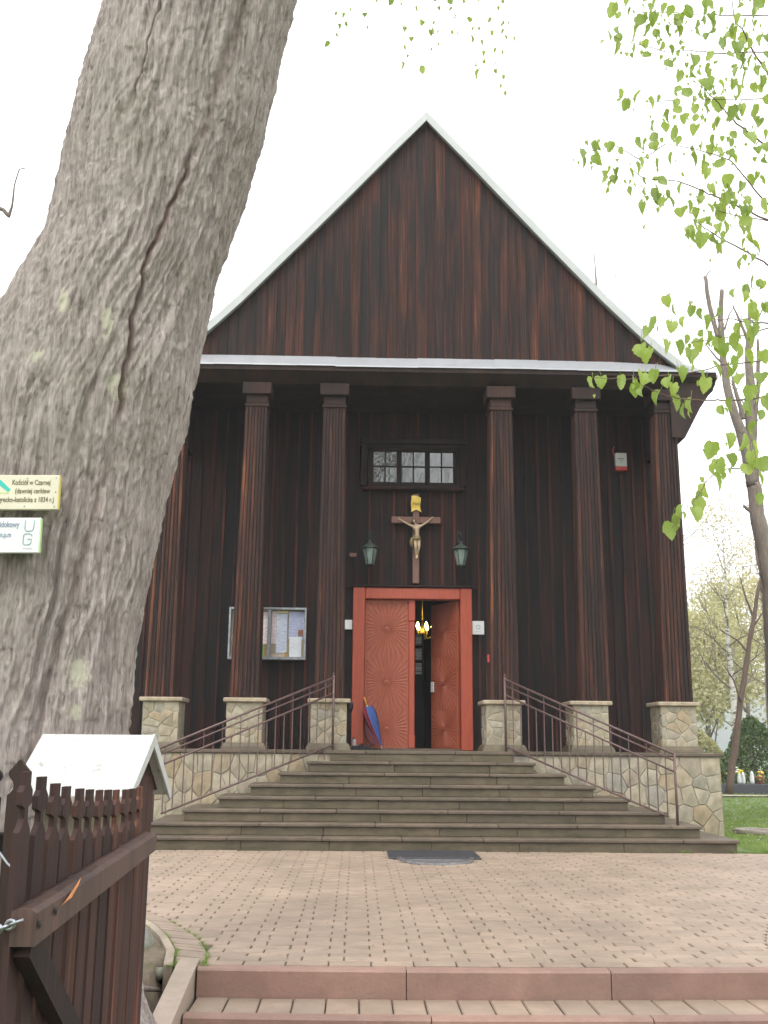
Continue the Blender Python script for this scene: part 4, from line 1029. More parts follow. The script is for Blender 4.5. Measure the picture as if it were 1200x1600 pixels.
# collar swelling out on the left where a low limb leaves
col_ = np.exp(-((ZZ-3.12)/.42)**2)*np.clip(-np.cos(TH+.25), 0, 1)**2.2*.42
RR = rr_+disp+np.clip(root, 0, .5)+col_
X_ = cxs+RR*np.cos(TH); Y_ = TY+RR*np.sin(TH)*.96
vts = np.stack([X_, Y_, ZZ], -1).reshape(-1, 3)
i0 = np.arange(NZ-1)[:, None]*NT; k0 = np.arange(NT)[None]; k1 = (k0+1) % NT
fcs = np.stack([i0+k0, i0+k1, i0+NT+k1, i0+NT+k0], -1).reshape(-1, 4)
lt = empty('linden_tree', (-1.75,5.6,-.02), label='huge old leaning tree trunk with furrowed grey bark and hanging spring leaves at left', cat='tree')
me = bpy.data.meshes.new('trunk'); me.vertices.add(len(vts)); me.vertices.foreach_set('co', vts.ravel())
me.loops.add(fcs.size); me.loops.foreach_set('vertex_index', fcs.ravel()); me.polygons.add(len(fcs))
me.polygons.foreach_set('loop_start', np.arange(0, fcs.size, 4)); me.polygons.foreach_set('use_smooth', np.ones(len(fcs), bool)); me.update(calc_edges=True)
lich = np.zeros_like(ZZ)
for (x, y, sx_, sz_) in ((102,478,.05,.10),(168,505,.04,.12),(112,1050,.07,.13),(105,1110,.05,.06),(205,950,.03,.12),(180,600,.06,.10),(60,560,.06,.05),(392,165,.03,.04)):
    p = at(x, y, 5.1); d = ((X_-p.x)/sx_)**2+((ZZ-p.z)/sz_)**2; lich = np.maximum(lich, np.where(front, np.exp(-d*.7), 0))
for nm, arr in (('lichen', lich), ('split', np.clip(g1*.75+g3*.35+g2*.3+g4*.8, 0, 1))):
    at_ = me.attributes.new(nm, 'FLOAT', 'POINT'); at_.data.foreach_set('value', arr.ravel().astype(np.float32))
me.materials.append(MT['bark']); trunk = link('trunk', me, lt, -Vector(lt.location))
LT = -Vector(lt.location)
def limb(pts, rs, mat, name='branch', parent=lt, n=10, wob=.02, seed=0):
    P = []; Rr = []; 
    for i in range(len(pts)-1):
        for k in range(5):
            t = k/5; p = Vector(pts[i]).lerp(Vector(pts[i+1]), t); r = rs[i]*(1-t)+rs[i+1]*t
            P.append(p+Vector((mnoise.noise(p*1.7+Vector((seed,0,0))), mnoise.noise(p*1.7+Vector((0,seed+5,0))), mnoise.noise(p*1.7+Vector((3,0,seed)))))*wob*3*min(1,(i*5+k)/4)); Rr.append(r*(1+.12*mnoise.noise(p*4)))
    P.append(Vector(pts[-1])); Rr.append(rs[-1]); m = MB().tube(P, Rr, n); o = m.build(name, mat, parent)
    if parent is not None: o.location = -Vector(parent.location)
    return o
limb([(-1.75,5.55,3.0),(-2.3,5.4,3.38),(-3.2,5.1,4.2),(-4.6,4.7,5.6),(-6,4.3,7.0)], [.30,.26,.20,.15,.08], MT['grey_bark'])
unseen_crown_limbs = [[(-.62,5.6,8.0),(.2,4.8,9.2),(1.4,3.6,10.2),(2.6,2.2,11.0)],[(-.62,5.6,8.0),(-.9,5.0,9.6),(-.8,3.6,11.2),(-.2,2.0,12.4)],[(-.62,5.6,8.0),(-1.8,5.0,9.4),(-3.4,4.2,10.6)],[(-.62,5.6,8.0),(.5,6.0,9.6),(1.6,6.2,11.2)]]
for i, L in enumerate(unseen_crown_limbs): limb(L, [.30,.2,.13,.05], MT['grey_bark'], seed=i)
cw = MB(); rc = random.Random(3)
def quadleaf(m, p, s, r):
    d = Vector((r.gauss(0,1), r.gauss(0,1), r.gauss(0,1)-.6)).normalized(); e = d.cross(Vector((r.gauss(0,1), r.gauss(0,1), r.gauss(0,1)))).normalized()
    m.add([p-e*s*.45, p+d*s*.5-e*s*.3, p+d*s, p+d*s*.5+e*s*.3, p+e*s*.45], [(0,1,2,3,4)])
for c in range(150):
    L = rc.choice(unseen_crown_limbs); t = rc.uniform(.2, .999); n3 = len(L)-1; k = int(t*n3); q = Vector(L[k]).lerp(Vector(L[k+1]), t*n3-k)+Vector((rc.gauss(0,.9), rc.gauss(0,.9), rc.gauss(.4,.6)))
    if q.z < EYE+max(q.y, 0)*.86+1.2: continue
    for k in range(26): quadleaf(cw, q+Vector((rc.gauss(0,.28), rc.gauss(0,.28), rc.gauss(0,.22))), rc.uniform(.06,.10), rc)
o = cw.build('crown', MT['canopy'], lt); o.location = LT; o['kind'] = 'stuff'  # unseen crown, added to give window reflections and canopy shading

# one young linden leaf: heart shaped, folded along the midrib, hanging from its stalk
def leaf_mesh(seed):
    r = random.Random(seed); m = MB(); half = [(0,0),(.20,.09),(.36,.02),(.40,-.16),(.45,-.26),(.38,-.42),(.39,-.52),(.26,-.66),(.24,-.76),(0,-1.0)]
    fold = r.uniform(.25,.75); curl = r.uniform(-.35,.35); V = [(0,0,0),(0,-.10+.1*curl,-.35),(0,-.05,-.7),(0,.18*curl-.02,-1.0)]
    def pt(x, z, s): 
        a = fold; return (s*x*math.cos(a), -x*math.sin(a)*.9+curl*.25*z*z-.08*math.sin(-z*3), z)
    for s in (1, -1):
        V = [(0, curl*.25*z*z-.08*math.sin(-z*3), z) for z in (-.02,-.35,-.7,-1.0)]+[pt(x*(1+r.uniform(-.08,.08)), z+r.uniform(-.03,.03), s) for x, z in half[1:-1]]
        m.add(V, [f if s > 0 else f[::-1] for f in ((0,5,4),(0,6,5),(0,1,6),(1,7,6),(1,8,7),(1,2,8),(2,9,8),(2,10,9),(2,11,10),(2,3,11))], True)
    m.tube([(0,0,-.02),(0,.03,.25),(r.uniform(-.15,.15),.05,.5)], .018, 4); return m.mesh('leaf', MT['leaf'])
lmesh = [leaf_mesh(i) for i in range(8)]
def put_leaf(p, s, parent, r):
    o = link('leaf', r.choice(lmesh), parent, Vector(p)-Vector(parent.location)); o.scale = (s*r.uniform(.6,1.2), s*r.uniform(.7,1.3), s*r.uniform(.7,1.15))
    o.rotation_euler = (r.uniform(-.35,.35), r.uniform(-.35,.35), r.uniform(-PI, PI)); return o
def polyline_twig(px, Y0, Y1, r0, r1, parent, mat, name='twig', n=5):
    pts = [at(x, y, Y0+(Y1-Y0)*i/(len(px)-1)) for i, (x, y) in enumerate(px)]; P = []
    for i in range(len(pts)-1):
        for k in range(4):
            t = k/4; P.append(pts[i].lerp(pts[i+1], t)+Vector((rl.gauss(0,.0018), rl.gauss(0,.0018), rl.gauss(0,.0018)))*(1 if k else 0))
    P.append(pts[-1]); m = MB().tube(P, [r0+(r1-r0)*i/(len(P)-1) for i in range(len(P))], n); o = m.build(name, mat, parent); o.location = -Vector(parent.location); return pts
rl = random.Random(12)
# small leaves hanging into the top of the picture from the old tree
TL = [(262,5),(333,8),(438,10),(140,65),(167,68),(195,40),(183,112),(147,122),(143,165),(93,200),(258,100),(277,135),(275,70),(517,40),(618,40),(540,105),(590,110),(445,132),(460,130),(490,183),(458,222),(473,267),(445,303),(543,318),(580,285),(580,235),(620,210),(592,145),(608,158),(668,45),(692,80),(685,155),(702,165),(735,10),(766,92),(773,138),(766,175),(803,133),(800,15),(853,92),(865,152),(824,200),(828,250),(829,290),(795,305),(802,345),(885,235),(912,245),(890,292),(880,335),(918,360),(902,410),(928,437),(900,38),(915,108),(943,115),(914,147),(932,175),(968,185),(920,8),(600,3),(668,3),(395,2),(583,150),(455,140),(806,340)]
BIG = {(93,200),(802,345),(543,318),(766,175),(445,303),(592,145),(806,340)}
for x, y in TL:
    s = .068 if (x,y) in BIG else rl.uniform(.036,.052); yy = y-10
    put_leaf(at(480+x/3, yy/3, 6.6+rl.uniform(-.2,.2)), s, lt, rl)
for ch_ in ([(93,190),(140,60),(200,-60)],[(275,130),(258,90),(262,-60)],[(445,295),(470,220),(450,130),(438,-60)],[(543,310),(580,230),(590,110),(600,-60)],[(766,165),(766,90),(735,-60)],[(802,335),(828,250),(824,190),(853,90),(800,-60)],[(928,430),(890,290),(912,140),(900,-60)],[(968,180),(943,110),(920,-60)],[(702,160),(692,80),(668,-60)]):
    polyline_twig([(480+x/3, y/3) for x, y in ch_], 6.6, 6.7, .0016, .003, lt, MT['twig'])
for k in range(5): limb([(-.62+k*.1,5.7,8.0),(-.2+k*.35,6.4,8.2+.1*k),(.1+k*.33,6.65,7.6)], [.05,.03,.012], MT['grey_bark'], 'branch', wob=.01, seed=k)

# sign boards screwed to the trunk
def board(name, pr, pb, w, h, mat, label):
    r = empty(name, (pr[0], 5.005, pb), label=label, cat='sign', rz=0); r.rotation_euler = (0, rad(-.8), 0)
    MB().bbox(-w,0,-.012,.012,0,h,.003).build('board', mat, r); return r
s1 = board('trail_sign', (-1.478,0), 2.475, .56, .175, MT['cream'], 'cream sign with teal stripe and olive lettering, upper of two on the trunk')
for i, (tx_, z_) in enumerate((('Kościół w Czarnej', .125), ('(dawniej cerkiew', .082), ('grecko-katolicka z 1834 r.)', .038))):
    me_ = text_mesh(tx_, .036, MT['ink_brown'], .0006, 'RIGHT', .69); o = link('lettering', me_, s1, (-.045 if i < 2 else -.022, -.0132, z_))
MB().add([(-.310,-.0132,.135),(-.290,-.0132,.15),(-.237,-.0132,.10),(-.250,-.0132,.088)], [(0,1,2,3)]).build('teal_stripe', MT['teal'], s1)
MB().add([(-.340,-.0132,.085),(-.312,-.0132,.15),(-.297,-.0132,.15),(-.325,-.0132,.085)], [(0,1,2,3)]).build('lime_stripe', MT['limegreen'], s1)
MB().box(-.40,-.245,-.0134,-.0124,.083,.086).build('lower_rule', MT['limegreen'], s1)
MB().box(-.005,.001,-.0125,.0125,.002,.173).build('edge_trim', mat_simple('yellowed edge', (.48,.40,.10), .6, .1, 8), s1)
for x_, z_ in ((-.16,.158),(-.165,.016),(-.018,.088),(-.018,.16),(-.02,.015)): MB().lathe([(0,.002),(.003,.001),(.004,0)], (0,0,0), 8).build('screw', MT['steel'], s1, (x_, -.013, z_)).rotation_euler.x = PI/2
s2_ = board('trail_sign', (-1.553,0), 2.258, .56, .175, MT['white'], 'white sign with pale blue lettering, lower of two on the trunk')
for tx_, x_, z_, sz in (('widokowy', -.105, .128, .04), ('n.p.m', -.14, .078, .036)):
    link('lettering', text_mesh(tx_, sz, MT['ink_blue'], .0006, 'RIGHT', .68), s2_, (x_, -.0132, z_))
MB().box(-.25,-.223,-.0134,-.0124,.03,.052).build('dark_print', MT['ink_navy'], s2_)
def stroke(pts, name='lettering'): MB().tube([(x, -.0132, z) for x, z in pts],   .0022, 4).build(name, mat_simple('sea green print', (.40,.58,.58), .6, .1, 4) if 'sg' not in MT else MT['sg'], s2_)
MT['sg'] = mat_simple('sea green print', (.20,.38,.38), .6, .1, 4)
stroke([(-.076,.162),(-.077,.118),(-.070,.108),(-.044,.108),(-.036,.118),(-.032,.162)])
stroke([(-.040,.082),(-.042,.090),(-.050,.095),(-.072,.095),(-.080,.087),(-.081,.048),(-.074,.040),(-.052,.040),(-.043,.048),(-.042,.068),(-.060,.068)])
MB().box(-.082,-.035,-.0134,-.0124,.020,.023).build('small_print', MT['fadedink'], s2_)
MB().box(-.005,.001,-.0125,.0125,.002,.173).build('edge_trim', MT['limegreen'] if False else mat_simple('mossy edge', (.42,.55,.28), .6, .1, 8), s2_)

# ------------------------------------------------------------------ wooden gate leaf standing open, its post with white roof, picket fence
GXX = -.862
gt = empty('wooden_gate', (GXX, 3.5, -.3), label='open dark brown wooden gate leaf of cross topped slats at lower left', cat='gate')
def gate_slat(w, top_z, th=.016):                          # slat outline in (y,z): shoulders, neck, head, stub
    z = top_z; h = w/2
    P = [(-h,0),(h,0),(h,z-.150),(h*.45,z-.128),(h*.28,z-.118),(h*.26,z-.092),(h*.95,z-.082),(h*.95,z-.050),(h*.5,z-.034),(h*.5,z),(-h*.5,z),(-h*.5,z-.034),(-h*.95,z-.050),(-h*.95,z-.082),(-h*.26,z-.092),(-h*.28,z-.118),(-h*.45,z-.128),(-h,z-.150)]
    return MB().prism(P, -th/2, th/2, 'x')
ns = 12; ztops = [1.285,1.268,1.245,1.232,1.220,1.212,1.205,1.20,1.195,1.19,1.188,1.19]
for i in range(ns):
    o = gate_slat(.108, ztops[i]+.3-.03).build('slat', MT['gate'], gt, (rnd.uniform(-.003,.003), 2.82+i*.1345-3.5, .03)); o.rotation_euler = (rnd.uniform(-.006,.006), 0, rnd.uniform(-.05,.05))
def taper_rail(name, x0, x1, ya, yb, za0, za1, zb0, zb1):   # beam with a worn, wavy upper edge
    m = MB(); V = []; n = 14
    for i in range(n+1):
        t = i/n; y = ya+(yb-ya)*t; l = za0+(zb0-za0)*t; h = za1+(zb1-za1)*t; w = .004*mnoise.noise(Vector((y*7,1,0))); w2 = .005*mnoise.noise(Vector((y*11,5,0)))
        V += [(x0,y,l),(x1,y,l),(x1+w2*.4,y,h-.012+w),(x1-.014,y,h-.002+w),(x0+.02,y,h+w2),(x0,y,h-.006)]
    F = [(i*6+k, i*6+(k+1) % 6, (i+1)*6+(k+1) % 6, (i+1)*6+k) for i in range(n) for k in range(6)]+[tuple(range(6)), tuple(n*6+k for k in reversed(range(6)))]
    return m.add(V, F).build(name, MT['gaterail'], gt)
taper_rail('rail', .009, .072, -.74, .83, 1.165, 1.255, 1.245, 1.315)
taper_rail('rail', .013, .076, -.70, .80, .22, .30, .24, .31)
m = MB().bar((.035,-.70,1.17),(.035,.70,.25),.042,.075); m.build('brace', MT['black'], gt)  # near-black timber puts the shade beneath the rail into the colour
m = MB(); m.add([(.0775,-.545,1.232),(.078,-.50,1.240),(.077,-.40,1.262),(.069,-.31,1.2795),(.075,-.36,1.262),(.0785,-.44,1.240)], [(0,1,2,3,4,5)]); m.build('split_scar', MT['scar'], gt)
for y, z in ((-.72,1.215),(-.58,1.225)): MB().lathe([(0,.003),(.010,.002),(.012,0)], n=8).build('bolt_head', MT['blackmetal'], gt, (.0765, y, z)).rotation_euler.y = PI/2
# gate post with small gabled roof
gp = empty('roofed_gate_post', (-1.13, 4.66, -.3), rz=rad(-5), label='board clad gate post under small white gabled roof in front of the trunk', cat='gate post')
MB().box(-.185,.185,-.17,.17,0,1.50).build('post_core', MT['pmortar'], gp)
for i in range(4):
    a_ = -.2+.1*i; MB().bbox(a_+.003,a_+.097,-.195,-.172,0,1.0,.004).build('post_board', MT['gate'], gp)
for i in range(4):
    a_ = -.19+.095*i; MB().bbox(.187,.208,a_+.003,a_+.092,0,1.52+.0*i,.004).build('post_board', MT['gate'], gp)
gmsh = MB().prism([(-.26,1.455),(.26,1.455),(0,1.655)], .188, .206, 'x'); gmsh.build('gable_board', MT['gate'], gp)
for s in (-1, 1):
    n_ = 3; m = MB(); hw, zt, ze = .31, 1.695, 1.452; V = []
    P = [(0,zt),(s*hw,ze),(s*hw,ze-.022),(0,zt-.026)]
    if s > 0: P = P[::-1]
    m.prism(P, -.245, .245, 'x'); o = m.build('roof_slope', MT['roofcap'], gp)
    P = [(0,zt+.004),(s*(hw+.004),ze+.002),(s*(hw+.004),ze-.045),(0,zt-.05)]
    if s > 0: P = P[::-1]
    MB().prism(P, .2455, .256, 'x').build('bargeboard', MT['roofcap'], gp)
MB().box(-.24,.24,-.325,-.3105,1.42,1.448).build('eave_strip', MT['ring'], gp)
# fence of spade topped pickets to the left of the gate
pf = empty('picket_fence', (-1.6, 4.2, -.3), label='dark picket fence with spade shaped tops at the left edge', cat='fence')
def picket(X, zt):
    R_ = [(.040,0),(.040,zt-.135),(.030,zt-.128),(.020,zt-.112),(.018,zt-.098),(.022,zt-.084),(.034,zt-.070),(.041,zt-.058),(.038,zt-.044),(.022,zt-.026),(.010,zt-.010),(0,zt)]
    P = R_+[(-x, z) for x, z in R_[-2::-1]]
    return MB().prism(P, -.012, .012).build('picket', MT['black'], pf, (X, rnd.uniform(-.004,.004), 0))
for k in range(12): picket(.29-k*.106, 1.59+rnd.uniform(-.008,.008))
MB().bbox(-1.1,.32,.014,.07,1.245,1.315,.006).build('rail', MT['black'], pf); MB().bbox(-1.1,.32,.014,.07,.3,.38,.006).build('rail', MT['black'], pf)
# chain and cable between gate and fence
cn = empty('gate_chain', (-.96,2.72,.93), label='short steel chain looped from the gate rail to the left', cat='chain')
pA, pB = at(26,1441,2.72), at(-34,1464,2.8); nl = 7
for k in range(nl):
    c = pA.lerp(pB, k/(nl-1)); d = (pB-pA).normalized(); w = Vector((0,0,1)) if k % 2 else Vector((0,1,0)); w = (w-d*w.dot(d)).normalized()
    m = MB().tube([c+d*.019*math.cos(q*PI/5)+w*.010*math.sin(q*PI/5) for q in range(11)], .0042, 5, cap=False); o = m.build('chain_link', MT['steel'], cn); o.location = -Vector(cn.location)
ccb = MB().tube([at(-20,1305,3.2), at(0,1333,3.1), at(12,1350,3.0), at(30,1364,2.9)], .0035, 6).build('tie_cable', MT['steel']); recentre(ccb); tag(ccb, 'thin grey cable tied from the first gate slat to the fence', 'cable')

# boulder, roots and tufts beside the border
def rock(name, c, r, seed, mat, sc=(1,1,1)):
    m = MB(); n = 14; q = 9; V = []
    for i in range(q):
        a = PI*i/(q-1)
        for k in range(n):
            b = 2*PI*k/n; d = Vector((math.sin(a)*math.cos(b), math.sin(a)*math.sin(b), math.cos(a)))
            rr = r*(1+.35*mnoise.noise(d*1.6+Vector((seed,0,0)))+.12*mnoise.noise(d*5+Vector((seed,1,0))))
            V.append((d.x*rr*sc[0], d.y*rr*sc[1], d.z*rr*sc[2]))
    m.add(V, [(i*n+k, (i+1)*n+k, (i+1)*n+(k+1) % n, i*n+(k+1) % n) for i in range(q-1) for k in range(n)], True); return m.build(name, mat, None, c)
tag(rock('boulder', (-1.62,7.7,-.02), .26, 3, MT['rock'], (1,1.3,.5)), 'flat mossy grey boulder between the tree foot and curved paving', 'boulder')
tag(rock('small_stone', (-1.22,7.05,-.06), .06, 8, MT['rock'], (1,1,.6)), 'small stone in the soil beside the curved kerb', 'stone')
rt_ = MB().tube([(-1.6,6.3,-.05),(-1.4,6.55,.0),(-1.25,6.6,-.05),(-1.17,6.75,-.09)], [.04,.03,.02,.012], 7).build('tree_root', MT['grey_bark']); recentre(rt_); tag(rt_, 'thin root crossing the bare soil beside the gate', 'root')

# ------------------------------------------------------------------ grass
def tuft_mesh(seed, n=16, hgt=.07, spread=.05):
    r = random.Random(seed); m = MB()
    for k in range(n):
        a = r.uniform(0, 2*PI); d = Vector((math.cos(a), math.sin(a), 0)); p = d*r.uniform(0, spread); w = Vector((-d.y, d.x, 0))*.0022; h = hgt*r.uniform(.5,1.1); b = r.uniform(.2,.8)*h
        m.add([p-w, p+w, p+d*b*.35+w*.7+Vector((0,0,h*.6)), p+d*b*.35-w*.7+Vector((0,0,h*.6)), p+d*b+Vector((0,0,h))], [(0,1,2,3),(3,2,4)])
    return m
rg = random.Random(4); lawn = MB(); T = [tuft_mesh(i) for i in range(6)]
tv = [np.array(t.v) for t in T]
def add_tuft(m, x, y, z, s, i):
    a = rg.uniform(0, 2*PI); c, sn_ = math.cos(a)*s, math.sin(a)*s; v = tv[i]
    V = np.stack([x+v[:,0]*c-v[:,1]*sn_, y+v[:,0]*sn_+v[:,1]*c, z+v[:,2]*s], -1); m.add(V.tolist(), T[i].f)
cnt = 0
while cnt < 7500:
    y = 14.4+28*rg.random()**1.7; x = rg.uniform(5.4, 5.4+(.42*y-4.2)+.6) if y < 16.5 else rg.uniform(5.7, .42*y+.4)
    if x < 5.72 and y > 16: continue
    if inside(x, y, terrace_poly): continue
    if abs(x-6.6) < .46 and abs(y-17.5) < .5 and rg.random() < .85: continue
    add_tuft(lawn, x, y, gh(x, y)-.004, rg.uniform(.6,1.15), rg.randrange(6)); cnt += 1
o = lawn.build('grass', MT['grass']); tag(o, 'short bright green lawn right of the church base', 'grass', kind='stuff')
moss = MB()
for k in range(170):
    t = rg.random(); P = resample(outer[:7] if rg.random() < .5 else inner[:5], .05); p = P[int(t*t*(len(P)-1))]; off = rg.uniform(-.012,.012)
    add_tuft(moss, p[0]+off+(-.03 if p in outer else 0), p[1]+rg.uniform(-.02,.02), -.012, rg.uniform(.25,.55), rg.randrange(6))
for k in range(60):
    y = 5.8+2.6*rg.random(); x = -1.25-rg.random()*1.0; add_tuft(moss, x, y, gh(x,y)-.01, rg.uniform(.4,.9), rg.randrange(6))
for k in range(40): add_tuft(moss, 5.15+rg.uniform(-.1,.3), 14.30+rg.uniform(-.03,.02), -.01, rg.uniform(.4,.8), rg.randrange(6))
for k in range(25): add_tuft(moss, 4.4+rg.uniform(-.05,.05), 14.27, -.012, rg.uniform(.4,.8), rg.randrange(6))
tag(moss.build('grass_tufts', MT['grass']), 'green tufts growing along the curved paving joints', 'grass', kind='stuff')
dz_ = MB()
for k in range(160):
    y = 15+18*rg.random(); x = rg.uniform(5.8, .4*y+.3); s = rg.uniform(.010,.018); z = gh(x, y)+rg.uniform(.03,.07)
    dz_.lathe([(0,s*.5),(s,s*.3),(s*.8,0),(0,0)], (x,y,z), 6)
tag(dz_.build('daisies', MT['white']), 'tiny white daisies scattered over the lawn', 'flowers', kind='stuff')

# concrete well ring sunk in the lawn
rg_ = empty('concrete_ring', (6.60,17.5,-.03), label='weathered concrete ring sunk in the lawn beside the church base', cat='ring')
m = MB().lathe([(.33,-.05),(.37,.08),(.35,.105),(.29,.105),(.26,.08),(.24,-.05)], n=36); o = m.build('ring', MT['ring'], rg_)
for v_ in o.data.vertices:
    v_.co.x += .012*mnoise.noise(v_.co*7); v_.co.z += .012*mnoise.noise(v_.co*9+Vector((3,0,0)))*(1 if v_.co.z > .05 else 0)
m = MB().lathe([(0,.02),(.1,.03),(.2,.02),(.26,.0)], n=18).build('soil_fill', mat_simple('dark wet soil', (.09,.065,.04), .95, .4, 12, bmp=.8), rg_)
for k in range(9):
    a = 2*PI*k/9+.2
    if k in (2,): continue
    MB().bbox(-.10,.10,-.03,.03,-.05,.07,.008).build('edging_brick', MT['riser'], rg_, (.44*math.cos(a), .44*math.sin(a), 0)).rotation_euler.z = a+PI/2

# grave kerb with flowers and candles, path
gr_ = empty('grave', (12.2,32.6,0), label='long dark granite grave kerb with flowers and candles on the far lawn', cat='grave')
MB().bbox(-2.0,2.4,-.15,.1,-.15,.30,.015).build('kerb', MT['granite'], gr_); MB().bbox(-1.95,2.35,.101,1.9,-.15,.18,.02).build('slab', MT['granite'], gr_)
def candle(px, h, mat, lab):
    p = at(px, 1228, 32.6); o = empty('grave_candle', (p.x,32.6,.30), label=lab, cat='candle', group='candles on the grave')
    MB().lathe([(0,0),(.06,0),(.07,.05),(.065,h*.55),(.05,h*.7)], n=10).build('candle_glass', mat, o); MB().lathe([(.055,h*.7),(.06,h*.74),(.03,h*.95),(0,h)], n=10).build('lid', MT['white'], o)
candle(1142,.26,MT['cream'],'cream candle at the left end of the flower bunch on the grave')
candle(1156,.34,MT['white'],'tall white candle left of the flower gap on the grave'); candle(1162,.34,MT['white'],'tall white candle right beside the first tall one on the grave')
candle(1176,.38,MT['white'],'white candle standing alone in the middle of the grave')
MT['yel'] = mat_simple('yellow petals', (.75,.58,.06), .6, .2, 20); MT['pot'] = mat_simple('terracotta pot', (.42,.15,.07), .7, .2, 12); MT['leafg'] = mat_simple('bouquet leaves', (.06,.14,.04), .6, .3, 20); MT['wpet'] = mat_simple('white petals', (.75,.75,.68), .6, .1, 20)
def bouquet(px, mats, w, z, lab, pot=False):
    p = at(px, 1225, 32.7); o = empty('flower_bunch', (p.x,32.7,.30), label=lab, cat='flowers'); r = random.Random(px)
    if pot: MB().lathe([(0,0),(.10,0),(.15,.20),(.16,.22),(.12,.22)], n=12).build('pot', MT['pot'], o)
    m = MB()
    for k in range(40): quadleaf(m, Vector((r.gauss(0,w*.5), r.gauss(0,.08), z*.6+r.gauss(0,.05))), .10, r)
    m.build('leaves', MT['leafg'], o)
    for k in range(13):
        s = r.uniform(.035,.06); c = (r.gauss(0,w*.45), r.uniform(-.12,0), z+r.gauss(0,.05)); MB().lathe([(0,-s*.6),(s*.8,-s*.3),(s,s*.1),(s*.5,s*.6),(0,s*.5)], c, 7).build('flower', r.choice(mats), o)
bouquet(1150, [MT['yel'],MT['yel'],MT['wpet']], .22, .36, 'bunch of yellow and white flowers at left on the grave')
bouquet(1188, [MT['yel'],MT['pot'],MT['yel']], .13, .30, 'orange pot of yellow flowers at right on the grave', True)
flat('path', [(8,30.2),(18,30.9),(18,31.6),(8,30.9)], .03, MT['cheek']); tag(bpy.data.objects['path.001'], kind='structure')

# ------------------------------------------------------------------ shrubs and trees to the right
def shrub(name, c, w, h, label, seed, mat='thuja', n=9000, s=.09, group=None):
    r = random.Random(seed); o = empty(name, c, label=label, cat='shrub', group=group)
    MB().tube([(0,0,-.1),(0,0,h*.6)], [.07,.03], 6).build('stem', MT['grey_bark'], o); m = MB()
    for k in range(n):
        z = r.random()**.8; R_ = w*(1-z**2.2)**.6*(.55+.45*math.sin(min(1,z*5)*PI/2)); a = r.uniform(0,2*PI); q = math.sqrt(r.random())*.35+.65
        lump = 1+.22*mnoise.noise(Vector((math.cos(a)*1.7, math.sin(a)*1.7, z*h*1.1+seed)))
        quadleaf(m, Vector((math.cos(a)*R_*q*lump, math.sin(a)*R_*q*lump, z*h*(1+.06*math.sin(a*3)))), r.uniform(.6,1.2)*s, r)
    m.build('foliage', MT[mat], o); return o
shrub('evergreen_shrub', (13.6,36,0), 1.15, 2.3, 'round dark evergreen shrub just right of the church corner', 2)
shrub('evergreen_shrub', (15.9,36.5,0), 1.4, 2.7, 'large dark evergreen shrub at the right edge beyond the grave', 5)
shrub('evergreen_shrub', (12.2,37.5,0), 1.1, 1.9, 'pale green low shrub half hidden behind the church base', 8, 'palegreen', 6000)
def tree(name, c, h, label, seed, bark, fol=None, lean=(0,0), r0=.16, spread=.34, nfol=0, fs=.10, levels=4, droop=0, first=.3, cat='tree', group=None, fspread=.5):
    r = random.Random(seed); o = empty(name, c, label=label, cat=cat, group=group)
    tips = []; n = 9; P = []; Rr = []
    for i in range(n+1):
        t = i/n; P.append(Vector((lean[0]*h*t+.02*h*mnoise.noise(Vector((t*2.5,seed,0)))*min(1,t*3), lean[1]*h*t+.02*h*mnoise.noise(Vector((seed,t*2.5,4))), h*t-.15*(i == 0)))); Rr.append(r0*(1-t)**.75+.012)
    MB().tube(P, Rr, 9).build('trunk', MT[bark], o); br = MB()
    def grow(p, d, L, rad_, lv):
        pts = [p]; rs = [rad_]; k = 4
        for i in range(k):
            d = (d+Vector((r.gauss(0,.16), r.gauss(0,.16), r.gauss(.06-droop*.1,.12)))).normalized(); pts.append(pts[-1]+d*L/k); rs.append(rad_*(1-.7*(i+1)/k))
        br.tube(pts, rs, 5 if lv > 1 else 4, cap=False); 
        if lv <= 0: tips.extend(pts[1:]); return
        for i in range(r.choice((2,3,3))+ (1 if lv > 1 else 0)):
            t = r.uniform(.35,1); q = min(k-1, int(t*k)); a = Vector((r.gauss(0,1), r.gauss(0,1), r.gauss(.2-droop,.6))).normalized()
            grow(pts[q].lerp(pts[q+1], t*k-q), (d+a*.75).normalized(), L*r.uniform(.5,.7), rad_*.5, lv-1)
        tips.append(pts[-1])
    for i in range(16):
        t = first+(1-first)*(i+r.random())/16; q = min(n-1, int(t*n)); p = P[q].lerp(P[q+1], t*n-q); a = i*2.4+r.random()
        grow(p, Vector((math.cos(a), math.sin(a), .65-droop*.5)).normalized(), h*spread*(1-.55*t)*r.uniform(.7,1.15), max(.012, r0*.42*(1-t)+.012), levels-2)
    br.build('branches', MT[bark if bark != 'birch' else 'grey_bark'], o)
    if fol:
        m = MB()
        for k in range(nfol):
            p = r.choice(tips); quadleaf(m, p+Vector((r.gauss(0,fspread), r.gauss(0,fspread), r.gauss(-droop*.5,fspread*.8))), fs*r.uniform(.6,1.3), r)
        m.build('foliage', MT[fol], o)
    return o
tree('birch_tree', (17.0,47,-.1), 11.0, 'slender white barked birch with pale yellow spring leaves beyond the shrubs', 3, 'birch', 'palecrown', r0=.17, nfol=4200, fs=.085, spread=.30, levels=4, fspread=.45)
tree('bare_tree', (13.4,46,-.1), 8.5, 'nearly bare branching tree close beside the church corner', 6, 'grey_bark', 'palecrown', r0=.13, nfol=2200, fs=.08, spread=.40)
tree('bare_tree', (20.6,52,-.1), 12.5, 'tall pale yellow tree at the right edge behind the leaning trunk', 9, 'grey_bark', 'palecrown', r0=.16, nfol=4200, fs=.09, spread=.34)
